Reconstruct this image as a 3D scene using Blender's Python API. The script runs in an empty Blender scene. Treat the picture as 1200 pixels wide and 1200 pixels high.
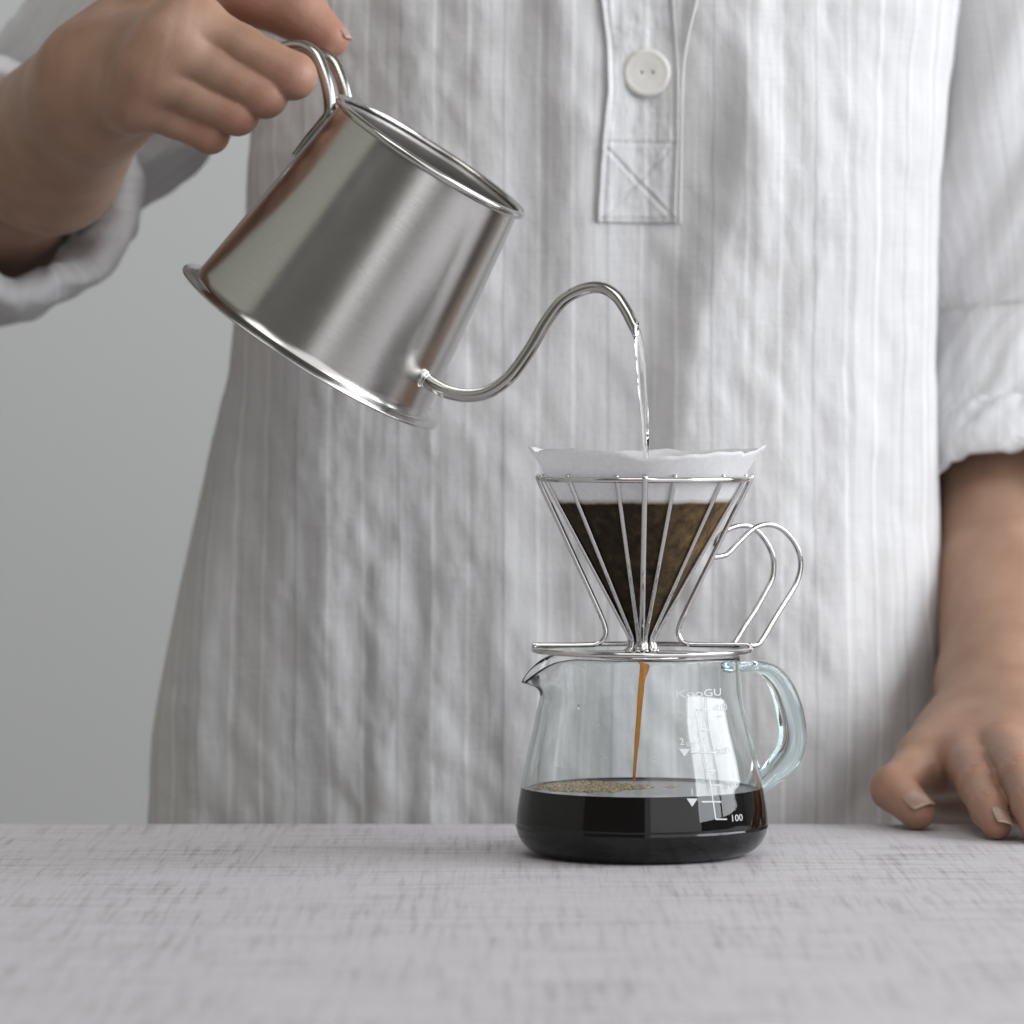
import bpy, math, random
import numpy as np
from mathutils import Vector, Matrix

# ------------------------------------------------------------------ camera, light, exposure
sc = bpy.context.scene
D = 1.714            # camera distance to the plane of the server's axis (m)
F = 5000.0           # focal length in photo pixels (1200 px frame)
PX = D / F           # metres per photo pixel at that plane
CX, CZ = -152 * PX, 509 * PX
cam = bpy.data.cameras.new('camera')
cam.lens = 36.0 * F / 1200.0
cam.sensor_width = 36.0
cam.shift_y = -(600 - 492) / 1200.0
cam.clip_start, cam.clip_end = 0.05, 50
cam.dof.use_dof = True
cam.dof.focus_distance = D - 0.02
cam.dof.aperture_fstop = 10.0
cam_o = bpy.data.objects.new('camera', cam)
cam_o.location = (CX, -D, CZ)
cam_o.rotation_euler = (math.radians(90), 0, 0)
sc.collection.objects.link(cam_o)
sc.camera = cam_o
sc.render.resolution_x = sc.render.resolution_y = 1024

world = bpy.data.worlds.new('World')
sc.world = world
world.use_nodes = True
bgn = world.node_tree.nodes['Background']
bgn.inputs['Color'].default_value = (0.96, 0.93, 0.88, 1)
bgn.inputs['Strength'].default_value = 0.105

def area_light(name, loc, aim, sx, sy, watts, col):
    l = bpy.data.lights.new(name, 'AREA')
    l.shape = 'RECTANGLE'; l.size = sx; l.size_y = sy; l.energy = watts; l.color = col
    o = bpy.data.objects.new(name, l)
    o.location = loc
    d = Vector(aim) - Vector(loc)
    o.rotation_euler = d.to_track_quat('-Z', 'Y').to_euler()
    sc.collection.objects.link(o)
    return o
WCOL = (0.93, 0.965, 1.0)
# the room's window on the right: two sashes with a bar between them
area_light('window_light', (1.55, -0.80, 0.86), (0.0, -0.80, 0.80), 0.82, 1.30, 15.0, WCOL)
area_light('window_light', (1.55, 0.07, 0.86), (0.0, 0.07, 0.80), 0.82, 1.30, 15.0, WCOL)

# a second, curtained window far behind the camera, to its right
area_light('window_light', (2.47, -3.3, 2.2), (2.47, 0.0, 2.2), 4.2, 5.0, 56.0, (0.97, 0.98, 1.0))
area_light('window_light', (0.215, -3.3, 2.2), (0.215, 0.0, 2.2), 0.31, 5.0, 2.0, (0.97, 0.98, 1.0))
# unseen soft fill lamp, added high in front to brighten shirt and table
area_light('overhead_fill', (-0.35, -1.55, 2.7), (-0.1, 0.15, 0.3), 1.6, 1.6, 14.0, (1.0, 0.985, 0.96))

sc.view_settings.view_transform = 'Standard'
sc.view_settings.look = 'None'
sc.view_settings.exposure = 0.60
sc.view_settings.gamma = 1.0
sc.render.engine = 'CYCLES'
sc.cycles.max_bounces = 16
sc.cycles.transmission_bounces = 16
sc.cycles.glossy_bounces = 6
sc.cycles.transparent_max_bounces = 16
sc.cycles.sample_clamp_indirect = 4.0
sc.cycles.blur_glossy = 0.3
sc.cycles.use_denoising = True

# ------------------------------------------------------------------ helpers
def W(px, py, Y=0.0):
    d = D + Y
    return np.array([CX + (px - 600) * d / F, Y, CZ + (492 - py) * d / F])

def Wplane(px, py, p0, n):
    o = np.array([CX, -D, CZ]); r = np.array([(px - 600) / F, 1.0, (492 - py) / F])
    t = np.dot(np.asarray(p0) - o, n) / np.dot(r, n)
    return o + r * t

def root(name, label, cat, loc=(0, 0, 0), mat=None, group=None):
    o = bpy.data.objects.new(name, None)
    o.empty_display_size = 0.02
    if mat is None: o.location = loc
    else: o.matrix_world = mat
    o['label'] = label; o['category'] = cat
    if group: o['group'] = group
    sc.collection.objects.link(o)
    o['_m'] = [v for row in (Matrix.Translation(loc) if mat is None else mat) for v in row]
    return o

def root_matrix(o):
    while o is not None:
        if '_m' in o:
            v = list(o['_m']); return Matrix([v[0:4], v[4:8], v[8:12], v[12:16]])
        o = o.parent
    return Matrix.Identity(4)

def mesh(name, V, Fc, mat=None, parent=None, smooth=True, uv=None, local=False):
    V = np.asarray(V, dtype=np.float64)
    if parent is not None and not local:
        M = np.array(root_matrix(parent).inverted())
        V = V @ M[:3, :3].T + M[:3, 3]
    me = bpy.data.meshes.new(name)
    if isinstance(Fc, np.ndarray):
        n, k = Fc.shape
        me.vertices.add(len(V)); me.vertices.foreach_set('co', V.astype(np.float32).ravel())
        me.loops.add(n * k); me.loops.foreach_set('vertex_index', Fc.astype(np.int32).ravel())
        me.polygons.add(n)
        me.polygons.foreach_set('loop_start', np.arange(0, n * k, k, dtype=np.int32))
        me.polygons.foreach_set('loop_total', np.full(n, k, dtype=np.int32))
        me.update(calc_edges=True); me.validate()
    else:
        me.from_pydata([tuple(v) for v in V], [], Fc); me.update()
    if uv is not None:
        lay = me.uv_layers.new(name='UVMap')
        li = np.empty(len(me.loops), dtype=np.int32); me.loops.foreach_get('vertex_index', li)
        lay.data.foreach_set('uv', np.asarray(uv, dtype=np.float32)[li].ravel())
    if smooth: me.polygons.foreach_set('use_smooth', [True] * len(me.polygons))
    if mat: me.materials.append(mat)
    o = bpy.data.objects.new(name, me)
    sc.collection.objects.link(o)
    if parent is not None: o.parent = parent
    return o

def thing(o, label, cat, group=None, kind=None):
    o['label'] = label; o['category'] = cat
    if group: o['group'] = group
    if kind: o['kind'] = kind
    return o

def catmull(P, n=8, closed=False):
    P = np.asarray(P, float); out = []
    N = len(P)
    rng = range(N if closed else N - 1)
    for i in rng:
        if closed: p0, p1, p2, p3 = P[i - 1], P[i], P[(i + 1) % N], P[(i + 2) % N]
        else:
            p1, p2 = P[i], P[i + 1]
            p0 = P[i - 1] if i > 0 else 2 * p1 - p2
            p3 = P[i + 2] if i + 2 < N else 2 * p2 - p1
        for t in np.arange(n) / n:
            out.append(0.5 * (2 * p1 + (p2 - p0) * t + (2 * p0 - 5 * p1 + 4 * p2 - p3) * t * t + (3 * p1 - p0 - 3 * p2 + p3) * t ** 3))
    if not closed: out.append(P[-1])
    return np.array(out)

def tube(path, rad, segs=16, closed=False, cap=True, rad2=None, up=None, dome=True):
    """swept tube; rad in the frame's normal, rad2 in its binormal"""
    P = np.asarray(path, float); n = len(P)
    R = np.full(n, rad) if np.isscalar(rad) else np.asarray(rad, float)
    R2 = R if rad2 is None else (np.full(n, rad2) if np.isscalar(rad2) else np.asarray(rad2, float))
    if closed: T = np.roll(P, -1, 0) - np.roll(P, 1, 0)
    else: T = np.gradient(P, axis=0)
    T /= np.linalg.norm(T, axis=1)[:, None]
    Ns = np.zeros_like(P)
    a = np.array(up if up is not None else ([0, 1, 0] if abs(T[0][1]) < .9 else [1, 0, 0]), float)
    if up is None:
        nn = a - T[0] * np.dot(a, T[0]); nn /= np.linalg.norm(nn); Ns[0] = nn
        for i in range(1, n):
            v = Ns[i - 1] - T[i] * np.dot(Ns[i - 1], T[i]); Ns[i] = v / np.linalg.norm(v)
        if closed:
            # twist so the end meets the start
            v = Ns[-1] - T[0] * np.dot(Ns[-1], T[0]); v /= np.linalg.norm(v)
            ang = math.atan2(np.dot(np.cross(v, Ns[0]), T[0]), np.dot(v, Ns[0]))
            for i in range(n):
                t = ang * i / n; B = np.cross(T[i], Ns[i]); Ns[i] = Ns[i] * math.cos(t) + B * math.sin(t)
    else:
        for i in range(n):
            v = a - T[i] * np.dot(a, T[i]); Ns[i] = v / np.linalg.norm(v)
    Bs = np.cross(T, Ns)
    if not closed and cap and dome:
        rows = []
        for k in (0.15, 0.55, 0.85): rows.append(k)
        sP = [P[0] - T[0] * R[0] * 0.5 * math.sqrt(max(0, 1 - k * k)) for k in rows]
        eP = [P[-1] + T[-1] * R[-1] * 0.5 * math.sqrt(max(0, 1 - k * k)) for k in rows[::-1]]
        P = np.vstack([sP, P, eP])
        R = np.concatenate([[R[0] * k for k in rows], R, [R[-1] * k for k in rows[::-1]]])
        R2 = np.concatenate([[R2[0] * k for k in rows], R2, [R2[-1] * k for k in rows[::-1]]])
        Ns = np.vstack([[Ns[0]] * 3, Ns, [Ns[-1]] * 3]); Bs = np.vstack([[Bs[0]] * 3, Bs, [Bs[-1]] * 3])
        n = len(P)
    th = np.arange(segs) * 2 * math.pi / segs
    V = P[:, None, :] + Ns[:, None, :] * (np.cos(th)[None, :, None] * R[:, None, None]) + Bs[:, None, :] * (np.sin(th)[None, :, None] * R2[:, None, None])
    V = V.reshape(-1, 3)
    Fc = []
    m = n if closed else n - 1
    for i in range(m):
        j = (i + 1) % n
        for k in range(segs):
            l = (k + 1) % segs
            Fc.append((i * segs + k, i * segs + l, j * segs + l, j * segs + k))
    if not closed and cap:
        Fc.append(tuple(range(segs))[::-1]); Fc.append(tuple((n - 1) * segs + k for k in range(segs)))
    return V, Fc

def lathe(prof, segs=96, closed_prof=False, center=(0, 0, 0)):
    prof = np.asarray(prof, float); n = len(prof)
    th = np.arange(segs) * 2 * math.pi / segs
    V = np.stack([prof[:, 0][:, None] * np.cos(th), prof[:, 0][:, None] * np.sin(th), np.repeat(prof[:, 1][:, None], segs, 1)], -1).reshape(-1, 3)
    V += np.asarray(center, float)
    Fc = []
    m = n if closed_prof else n - 1
    for i in range(m):
        j = (i + 1) % n
        for k in range(segs):
            l = (k + 1) % segs
            Fc.append((i * segs + k, i * segs + l, j * segs + l, j * segs + k))
    return V, Fc

def circle(r, z, n=96, cx=0, cy=0):
    t = np.arange(n) * 2 * math.pi / n
    return np.stack([cx + r * np.cos(t), cy + r * np.sin(t), np.full(n, z)], -1)

def join(parts):
    V, Fc, k = [], [], 0
    for v, f in parts:
        V.append(np.asarray(v)); Fc += [tuple(i + k for i in q) for q in f]; k += len(v)
    return np.vstack(V), Fc

def hash2(i, j, s):
    h = (i.astype(np.int64) * 374761393 + j.astype(np.int64) * 668265263 + s * 982451653) & 0xffffffff
    h = ((h ^ (h >> 13)) * 1274126177) & 0xffffffff
    return ((h ^ (h >> 16)) & 0xffff) / 65535.0 * 2 - 1

def noise2(x, y, s=0):
    x = np.asarray(x, float); y = np.asarray(y, float)
    i = np.floor(x); j = np.floor(y); fx = x - i; fy = y - j
    fx = fx ** 3 * (fx * (fx * 6 - 15) + 10); fy = fy ** 3 * (fy * (fy * 6 - 15) + 10)
    a = hash2(i, j, s); b = hash2(i + 1, j, s); c = hash2(i, j + 1, s); d = hash2(i + 1, j + 1, s)
    return (a * (1 - fx) + b * fx) * (1 - fy) + (c * (1 - fx) + d * fx) * fy

def sstep(a, b, x):
    t = np.clip((x - a) / (b - a), 0, 1); return t * t * (3 - 2 * t)

# ------------------------------------------------------------------ materials
def mat(name):
    m = bpy.data.materials.new(name); m.use_nodes = True
    nt = m.node_tree; b = nt.nodes['Principled BSDF']
    return m, nt, b

def N(nt, t, **kw):
    n = nt.nodes.new(t)
    for k, v in kw.items():
        if k in n.inputs: n.inputs[k].default_value = v
        else: setattr(n, k, v)
    return n

def L(nt, a, b): nt.links.new(a, b)

def ramp(nt, fac, stops):
    r = nt.nodes.new('ShaderNodeValToRGB'); e = r.color_ramp.elements
    while len(e) > 1: e.remove(e[0])
    e[0].position, e[0].color = stops[0][0], tuple(stops[0][1]) + (1,)
    for p, c in stops[1:]:
        x = e.new(p); x.color = tuple(c) + (1,)
    L(nt, fac, r.inputs[0]); return r

def math_n(nt, op, a, b=None, c=None):
    n = nt.nodes.new('ShaderNodeMath'); n.operation = op
    for i, v in enumerate((a, b, c)):
        if v is None: continue
        if isinstance(v, (int, float)): n.inputs[i].default_value = v
        else: L(nt, v, n.inputs[i])
    return n.outputs[0]

def mapping(nt, src, scale=(1, 1, 1), loc=(0, 0, 0)):
    m = nt.nodes.new('ShaderNodeMapping'); m.inputs['Scale'].default_value = scale; m.inputs['Location'].default_value = loc
    L(nt, src, m.inputs[0]); return m.outputs[0]

def noise(nt, vec, scale, detail=3, rough=.5):
    n = nt.nodes.new('ShaderNodeTexNoise'); n.inputs['Scale'].default_value = scale
    n.inputs['Detail'].default_value = detail; n.inputs['Roughness'].default_value = rough
    L(nt, vec, n.inputs['Vector']); return n.outputs[0]

def bump(nt, h, strength, dist, normal=None):
    b = nt.nodes.new('ShaderNodeBump'); b.inputs['Strength'].default_value = strength; b.inputs['Distance'].default_value = dist
    L(nt, h, b.inputs['Height'])
    if normal is not None: L(nt, normal, b.inputs['Normal'])
    return b.outputs[0]

def mixc(nt, fac, a, b, mode='MIX'):
    m = nt.nodes.new('ShaderNodeMix'); m.data_type = 'RGBA'; m.blend_type = mode
    if isinstance(fac, (int, float)): m.inputs[0].default_value = fac
    else: L(nt, fac, m.inputs[0])
    for v, i in ((a, 6), (b, 7)):
        if isinstance(v, tuple): m.inputs[i].default_value = v + (1,) if len(v) == 3 else v
        else: L(nt, v, m.inputs[i])
    return m.outputs[2]

# --- wall
m_wall, nt, b = mat('wall_paint')
tc = N(nt, 'ShaderNodeTexCoord').outputs['Object']
n1 = noise(nt, tc, 1.3, 3); n2 = noise(nt, tc, 220, 3)
r = ramp(nt, n1, [(0.3, (0.53, 0.54, 0.54)), (0.7, (0.555, 0.565, 0.563))])
L(nt, r.outputs[0], b.inputs['Base Color']); b.inputs['Roughness'].default_value = 0.9
L(nt, bump(nt, n2, .15, .001), b.inputs['Normal'])

# --- the duller wall at the left
m_wall_side, nt, b = mat('side_wall_paint')
b.inputs['Base Color'].default_value = (.46, .46, .41, 1); b.inputs['Roughness'].default_value = .9
tc = N(nt, 'ShaderNodeTexCoord').outputs['Object']
L(nt, bump(nt, noise(nt, tc, 200, 3), .15, .001), b.inputs['Normal'])

# --- floor
m_floor, nt, b = mat('floor_boards')
tc = N(nt, 'ShaderNodeTexCoord').outputs['Object']
n1 = noise(nt, mapping(nt, tc, (1, 12, 1)), 3, 5)
r = ramp(nt, n1, [(0.3, (0.10, 0.075, 0.055)), (0.7, (0.16, 0.12, 0.09))])
L(nt, r.outputs[0], b.inputs['Base Color']); b.inputs['Roughness'].default_value = 0.6

# --- table: woven look
m_table, nt, b = mat('linen_table')
tc = N(nt, 'ShaderNodeTexCoord').outputs['Object']
wx = noise(nt, mapping(nt, tc, (13, 130, 1)), 1, 4, .6)
wy = noise(nt, mapping(nt, tc, (330, 13, 1), (3, 7, 0)), 1, 4, .6)
wx2 = noise(nt, mapping(nt, tc, (45, 340, 1), (1, 2, 0)), 1, 3, .6)
wy2 = noise(nt, mapping(nt, tc, (760, 34, 1), (5, 1, 0)), 1, 3, .6)
patch = noise(nt, mapping(nt, tc, (1, 1, 1)), 14, 3)
dx = ramp(nt, wx, [(0.46, (0, 0, 0)), (0.74, (1, 1, 1))]).outputs[0]
dy = ramp(nt, wy, [(0.48, (0, 0, 0)), (0.72, (1, 1, 1))]).outputs[0]
dx2 = ramp(nt, wx2, [(0.45, (0, 0, 0)), (0.75, (1, 1, 1))]).outputs[0]
dy2 = ramp(nt, wy2, [(0.45, (0, 0, 0)), (0.75, (1, 1, 1))]).outputs[0]
pr = ramp(nt, patch, [(0.35, (.35, .35, .35)), (0.65, (1, 1, 1))]).outputs[0]
s = math_n(nt, 'ADD', dx, dy); s = math_n(nt, 'MULTIPLY', s, pr)
s2 = math_n(nt, 'ADD', dx2, dy2)
s2 = math_n(nt, 'MULTIPLY', s2, .32)
s = math_n(nt, 'ADD', s, s2)
s = math_n(nt, 'MULTIPLY', s, .75)
r = ramp(nt, s, [(0.0, (0.56, 0.538, 0.556)), (0.35, (0.49, 0.466, 0.484)), (1.0, (0.32, 0.288, 0.30))])
L(nt, r.outputs[0], b.inputs['Base Color']); b.inputs['Roughness'].default_value = 0.55
b.inputs['Specular IOR Level'].default_value = 0.3
L(nt, bump(nt, math_n(nt, 'SUBTRACT', 1.0, s), .25, .0004), b.inputs['Normal'])

# --- shirt fabric (UV in metres: u across the stripes, v along them)
def fabric(name, tint=(0.88, 0.88, 0.885), crinkle=1.0):
    m, nt, b = mat(name)
    uv = N(nt, 'ShaderNodeTexCoord').outputs['UV']
    sep = N(nt, 'ShaderNodeSeparateXYZ'); L(nt, uv, sep.inputs[0])
    wob = noise(nt, mapping(nt, uv, (6, 6, 1)), 1, 2)
    ux = math_n(nt, 'ADD', sep.outputs[0], math_n(nt, 'MULTIPLY', wob, .0035))
    ph = math_n(nt, 'FRACT', math_n(nt, 'MULTIPLY', math_n(nt, 'ADD', ux, 10.0), 1 / 0.0470))
    W1, G1 = (1, 1, 1), (.88, .885, .90)
    st = ramp(nt, ph, [(0.0, (.70, .70, .72)), (0.010, (.70, .70, .72)), (0.020, (.93, .93, .94)), (0.15, (.89, .89, .9)),
                       (0.29, (.88, .88, .89)), (0.31, (.84, .84, .85)), (0.325, (1.06, 1.06, 1.06)), (0.35, (1.04, 1.04, 1.04)), (0.365, (.90, .90, .91)), (0.42, (.82, .82, .83)), (0.435, (.95, .95, .95)),
                       (0.60, (.93, .93, .94)), (0.64, (.86, .86, .87)), (0.655, (1.06, 1.06, 1.06)), (0.68, (1.05, 1.05, 1.05)), (0.70, (.86, .86, .87)), (0.85, (.92, .92, .92)),
                       (0.875, (.80, .80, .81)), (0.89, (.90, .90, .90)), (0.985, (.90, .90, .91)), (1.0, (.70, .70, .72))]).outputs[0]
    th1 = noise(nt, mapping(nt, uv, (1500, 30, 1)), 1, 3, .6)
    th2 = noise(nt, mapping(nt, uv, (30, 1400, 1)), 1, 3, .6)
    slub = noise(nt, mapping(nt, uv, (260, 9, 1)), 1, 4, .65)
    thr = math_n(nt, 'MULTIPLY', math_n(nt, 'ADD', th1, th2), .5)
    tr = ramp(nt, thr, [(0.3, (.84, .84, .84)), (0.7, (1, 1, 1))]).outputs[0]
    sr = ramp(nt, slub, [(0.3, (.88, .88, .88)), (0.65, (1, 1, 1))]).outputs[0]
    if name.endswith('sleeve'): st = mixc(nt, .55, st, (.93, .93, .94))
    c = mixc(nt, 1.0, st, tr, 'MULTIPLY'); c = mixc(nt, 1.0, c, sr, 'MULTIPLY'); c = mixc(nt, 1.0, c, tint, 'MULTIPLY')
    L(nt, c, b.inputs['Base Color'])
    b.inputs['Roughness'].default_value = 0.9
    b.inputs['Specular IOR Level'].default_value = 0.15
    b.inputs['Sheen Weight'].default_value = 0.15
    b.inputs['Sheen Roughness'].default_value = 0.5
    crv = mapping(nt, uv, (1, .42, 1))
    c1 = noise(nt, crv, 95, 5, .62); c2 = noise(nt, mapping(nt, uv, (1, .55, 1), (2, 3, 0)), 300, 4, .6)
    c3 = noise(nt, mapping(nt, uv, (170, 14, 1)), 1, 3, .5)
    cb = math_n(nt, 'ADD', math_n(nt, 'MULTIPLY', c1, 1.0), math_n(nt, 'MULTIPLY', c2, .28))
    cb = math_n(nt, 'ADD', cb, math_n(nt, 'MULTIPLY', c3, .5))
    nb = bump(nt, cb, .30 * crinkle, .0030)
    nb = bump(nt, thr, .35, .0003, nb)
    L(nt, nb, b.inputs['Normal'])
    # thin cloth lets some light through
    tl = N(nt, 'ShaderNodeBsdfTranslucent'); L(nt, c, tl.inputs[0]); L(nt, nb, tl.inputs['Normal'])
    mx = N(nt, 'ShaderNodeMixShader'); mx.inputs[0].default_value = 0.20
    L(nt, b.outputs[0], mx.inputs[1]); L(nt, tl.outputs[0], mx.inputs[2])
    L(nt, mx.outputs[0], nt.nodes['Material Output'].inputs['Surface'])
    return m
m_shirt = fabric('striped_linen')
m_sleeve = fabric('striped_linen_sleeve', crinkle=.8)

# --- button
m_button, nt, b = mat('button_shell')
tc = N(nt, 'ShaderNodeTexCoord').outputs['Object']
r = ramp(nt, noise(nt, tc, 140, 3), [(0.3, (.60, .59, .55)), (0.7, (.66, .65, .62))])
L(nt, r.outputs[0], b.inputs['Base Color']); b.inputs['Roughness'].default_value = .35
b.inputs['Subsurface Weight'].default_value = .1; b.inputs['Subsurface Radius'].default_value = (.002, .002, .002)

m_thread, nt, b = mat('thread'); b.inputs['Base Color'].default_value = (.7, .69, .66, 1); b.inputs['Roughness'].default_value = .9

# --- skin
m_skin, nt, b = mat('skin')
tc = N(nt, 'ShaderNodeTexCoord').outputs['Object']
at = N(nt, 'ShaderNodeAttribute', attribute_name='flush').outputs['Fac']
n1 = noise(nt, tc, 45, 4); n2 = noise(nt, tc, 900, 3)
vor = N(nt, 'ShaderNodeTexVoronoi'); vor.inputs['Scale'].default_value = 900; L(nt, tc, vor.inputs['Vector'])
base = ramp(nt, n1, [(0.3, (.285, .164, .108)), (0.7, (.375, .228, .160))]).outputs[0]
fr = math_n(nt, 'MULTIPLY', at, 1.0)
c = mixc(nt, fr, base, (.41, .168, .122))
L(nt, c, b.inputs['Base Color'])
b.inputs['Roughness'].default_value = .48
b.inputs['Subsurface Weight'].default_value = .22
b.inputs['Subsurface Radius'].default_value = (.006, .0025, .0012)
b.inputs['Subsurface Scale'].default_value = 1.0
b.inputs['Specular IOR Level'].default_value = .4
nb = bump(nt, vor.outputs['Distance'], .16, .0003)
nb = bump(nt, n1, .15, .0015, nb)
wr = noise(nt, mapping(nt, tc, (1, 1, 1)), 300, 4, .6)
nb = bump(nt, math_n(nt, 'MULTIPLY', wr, math_n(nt, 'ADD', .35, math_n(nt, 'MULTIPLY', at, 1.6))), .35, .0009, nb)
L(nt, nb, b.inputs['Normal'])

m_nail, nt, b = mat('fingernail')
b.inputs['Base Color'].default_value = (.37, .235, .175, 1); b.inputs['Roughness'].default_value = .24
b.inputs['Subsurface Weight'].default_value = .2; b.inputs['Subsurface Radius'].default_value = (.003, .0015, .001)
b.inputs['Coat Weight'].default_value = .4
m_nailtip, nt, b = mat('fingernail_edge')
b.inputs['Base Color'].default_value = (.43, .30, .23, 1); b.inputs['Roughness'].default_value = .3

# --- steel
def steel(name, base=(.52, .51, .49), rough=.22, aniso=.0, scratch=0.0, radial=False):
    m, nt, b = mat(name)
    b.inputs['Metallic'].default_value = 1
    b.inputs['Base Color'].default_value = base + (1,)
    b.inputs['Roughness'].default_value = rough
    if aniso:
        b.inputs['Anisotropic'].default_value = aniso; b.inputs['Anisotropic Rotation'].default_value = .25
        t = N(nt, 'ShaderNodeTangent', direction_type='RADIAL', axis='Z'); L(nt, t.outputs[0], b.inputs['Tangent'])
    if scratch:
        tc = N(nt, 'ShaderNodeTexCoord').outputs['Object']
        if radial:
            sep = N(nt, 'ShaderNodeSeparateXYZ'); L(nt, tc, sep.inputs[0])
            an = math_n(nt, 'ARCTAN2', sep.outputs[1], sep.outputs[0])
            cmb = N(nt, 'ShaderNodeCombineXYZ'); L(nt, an, cmb.inputs[0]); L(nt, sep.outputs[2], cmb.inputs[2])
            v = cmb.outputs[0]
            h1 = noise(nt, mapping(nt, v, (5, 1, 2600)), 1, 4, .7); h2 = noise(nt, mapping(nt, v, (16, 1, 6000)), 1, 2, .6)
            h = math_n(nt, 'ADD', h1, h2)
            sm = noise(nt, mapping(nt, v, (3, 1, 60)), 1, 4, .6)
            rr = N(nt, 'ShaderNodeMapRange'); L(nt, sm, rr.inputs[0]); rr.inputs[3].default_value = rough * .8; rr.inputs[4].default_value = rough * 1.25
            L(nt, rr.outputs[0], b.inputs['Roughness'])
            cr = ramp(nt, h1, [(0.3, tuple(.90 * x for x in base)), (0.7, tuple(min(1, 1.06 * x) for x in base))])
            L(nt, cr.outputs[0], b.inputs['Base Color'])
        else:
            h = noise(nt, tc, 500, 4)
        L(nt, bump(nt, h, scratch, .00012), b.inputs['Normal'])
    return m
m_kettle = steel('brushed_steel', rough=.205, aniso=.65, scratch=.18, radial=True)
m_kettle_in = steel('inner_steel', base=(.50, .49, .475), rough=.34, scratch=.2, radial=True)
m_polish = steel('polished_steel', base=(.54, .53, .51), rough=.17, scratch=.08)
m_wire = steel('steel_wire', base=(.66, .65, .64), rough=.11, scratch=.03)

# --- glass, water, coffee
m_glass, nt, b = mat('server_glass')
b.inputs['Base Color'].default_value = (1, 1, 1, 1); b.inputs['Transmission Weight'].default_value = 1
b.inputs['Roughness'].default_value = 0.0; b.inputs['IOR'].default_value = 1.47
va = N(nt, 'ShaderNodeVolumeAbsorption'); va.inputs['Color'].default_value = (.12, .80, .85, 1); va.inputs['Density'].default_value = 17
L(nt, va.outputs[0], nt.nodes['Material Output'].inputs['Volume'])

m_glass2, nt, b = mat('handle_glass')
b.inputs['Base Color'].default_value = (1, 1, 1, 1); b.inputs['Transmission Weight'].default_value = 1
b.inputs['Roughness'].default_value = 0.0; b.inputs['IOR'].default_value = 1.47
va = N(nt, 'ShaderNodeVolumeAbsorption'); va.inputs['Color'].default_value = (.12, .80, .85, 1); va.inputs['Density'].default_value = 24
L(nt, va.outputs[0], nt.nodes['Material Output'].inputs['Volume'])

m_water, nt, b = mat('water')
b.inputs['Base Color'].default_value = (1, 1, 1, 1); b.inputs['Transmission Weight'].default_value = 1
b.inputs['Roughness'].default_value = 0.0; b.inputs['IOR'].default_value = 1.333

m_coffee, nt, b = mat('coffee')
b.inputs['Base Color'].default_value = (.0020, .0012, .0010, 1); b.inputs['Roughness'].default_value = .03; b.inputs['IOR'].default_value = 1.34
tc = N(nt, 'ShaderNodeTexCoord').outputs['Object']
L(nt, bump(nt, noise(nt, mapping(nt, tc, (1, 1.6, 1)), 120, 2), .12, .0006), b.inputs['Normal'])

m_stream, nt, b = mat('coffee_stream')
b.inputs['Base Color'].default_value = (.82, .34, .04, 1); b.inputs['Transmission Weight'].default_value = .9
b.inputs['Roughness'].default_value = .06; b.inputs['IOR'].default_value = 1.34
b.inputs['Subsurface Weight'].default_value = .2; b.inputs['Subsurface Radius'].default_value = (.004, .002, .0005)

m_foam, nt, b = mat('coffee_foam')
tc = N(nt, 'ShaderNodeTexCoord').outputs['Object']
r = ramp(nt, noise(nt, tc, 900, 2), [(0.3, (.24, .15, .065)), (0.7, (.78, .62, .38))])
L(nt, r.outputs[0], b.inputs['Base Color']); b.inputs['Roughness'].default_value = .12
b.inputs['Transmission Weight'].default_value = .35; b.inputs['IOR'].default_value = 1.3

m_grounds, nt, b = mat('coffee_slurry')
tc = N(nt, 'ShaderNodeTexCoord').outputs['Object']
r = ramp(nt, noise(nt, tc, 400, 5), [(0.3, (.02, .012, .006)), (0.7, (.07, .045, .025))])
L(nt, r.outputs[0], b.inputs['Base Color']); b.inputs['Roughness'].default_value = .35

# --- paper filter: dry rim, soaked below the coffee line
Z_WET = (1001 - 588) * PX
m_paper, nt, b = mat('filter_paper')
tc = N(nt, 'ShaderNodeTexCoord').outputs['Object']
sep = N(nt, 'ShaderNodeSeparateXYZ'); L(nt, tc, sep.inputs[0])
nz = noise(nt, tc, 90, 4); nf = noise(nt, tc, 190, 5, .6); nd = noise(nt, mapping(nt, tc, (1, 1, .35)), 26, 2, .5)
zz = math_n(nt, 'ADD', sep.outputs[2], math_n(nt, 'MULTIPLY', math_n(nt, 'SUBTRACT', nz, .5), .0022))
mr = N(nt, 'ShaderNodeMapRange'); L(nt, zz, mr.inputs[0]); mr.inputs[1].default_value = Z_WET - .0006; mr.inputs[2].default_value = Z_WET + .0004
mr.inputs[3].default_value = 0; mr.inputs[4].default_value = 1
mr2 = N(nt, 'ShaderNodeMapRange'); L(nt, zz, mr2.inputs[0]); mr2.inputs[1].default_value = Z_WET - .0012; mr2.inputs[2].default_value = Z_WET + .0018
wetc = ramp(nt, nf, [(0.30, (.014, .009, .005)), (0.55, (.030, .019, .010)), (0.78, (.085, .054, .026))]).outputs[0]
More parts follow.
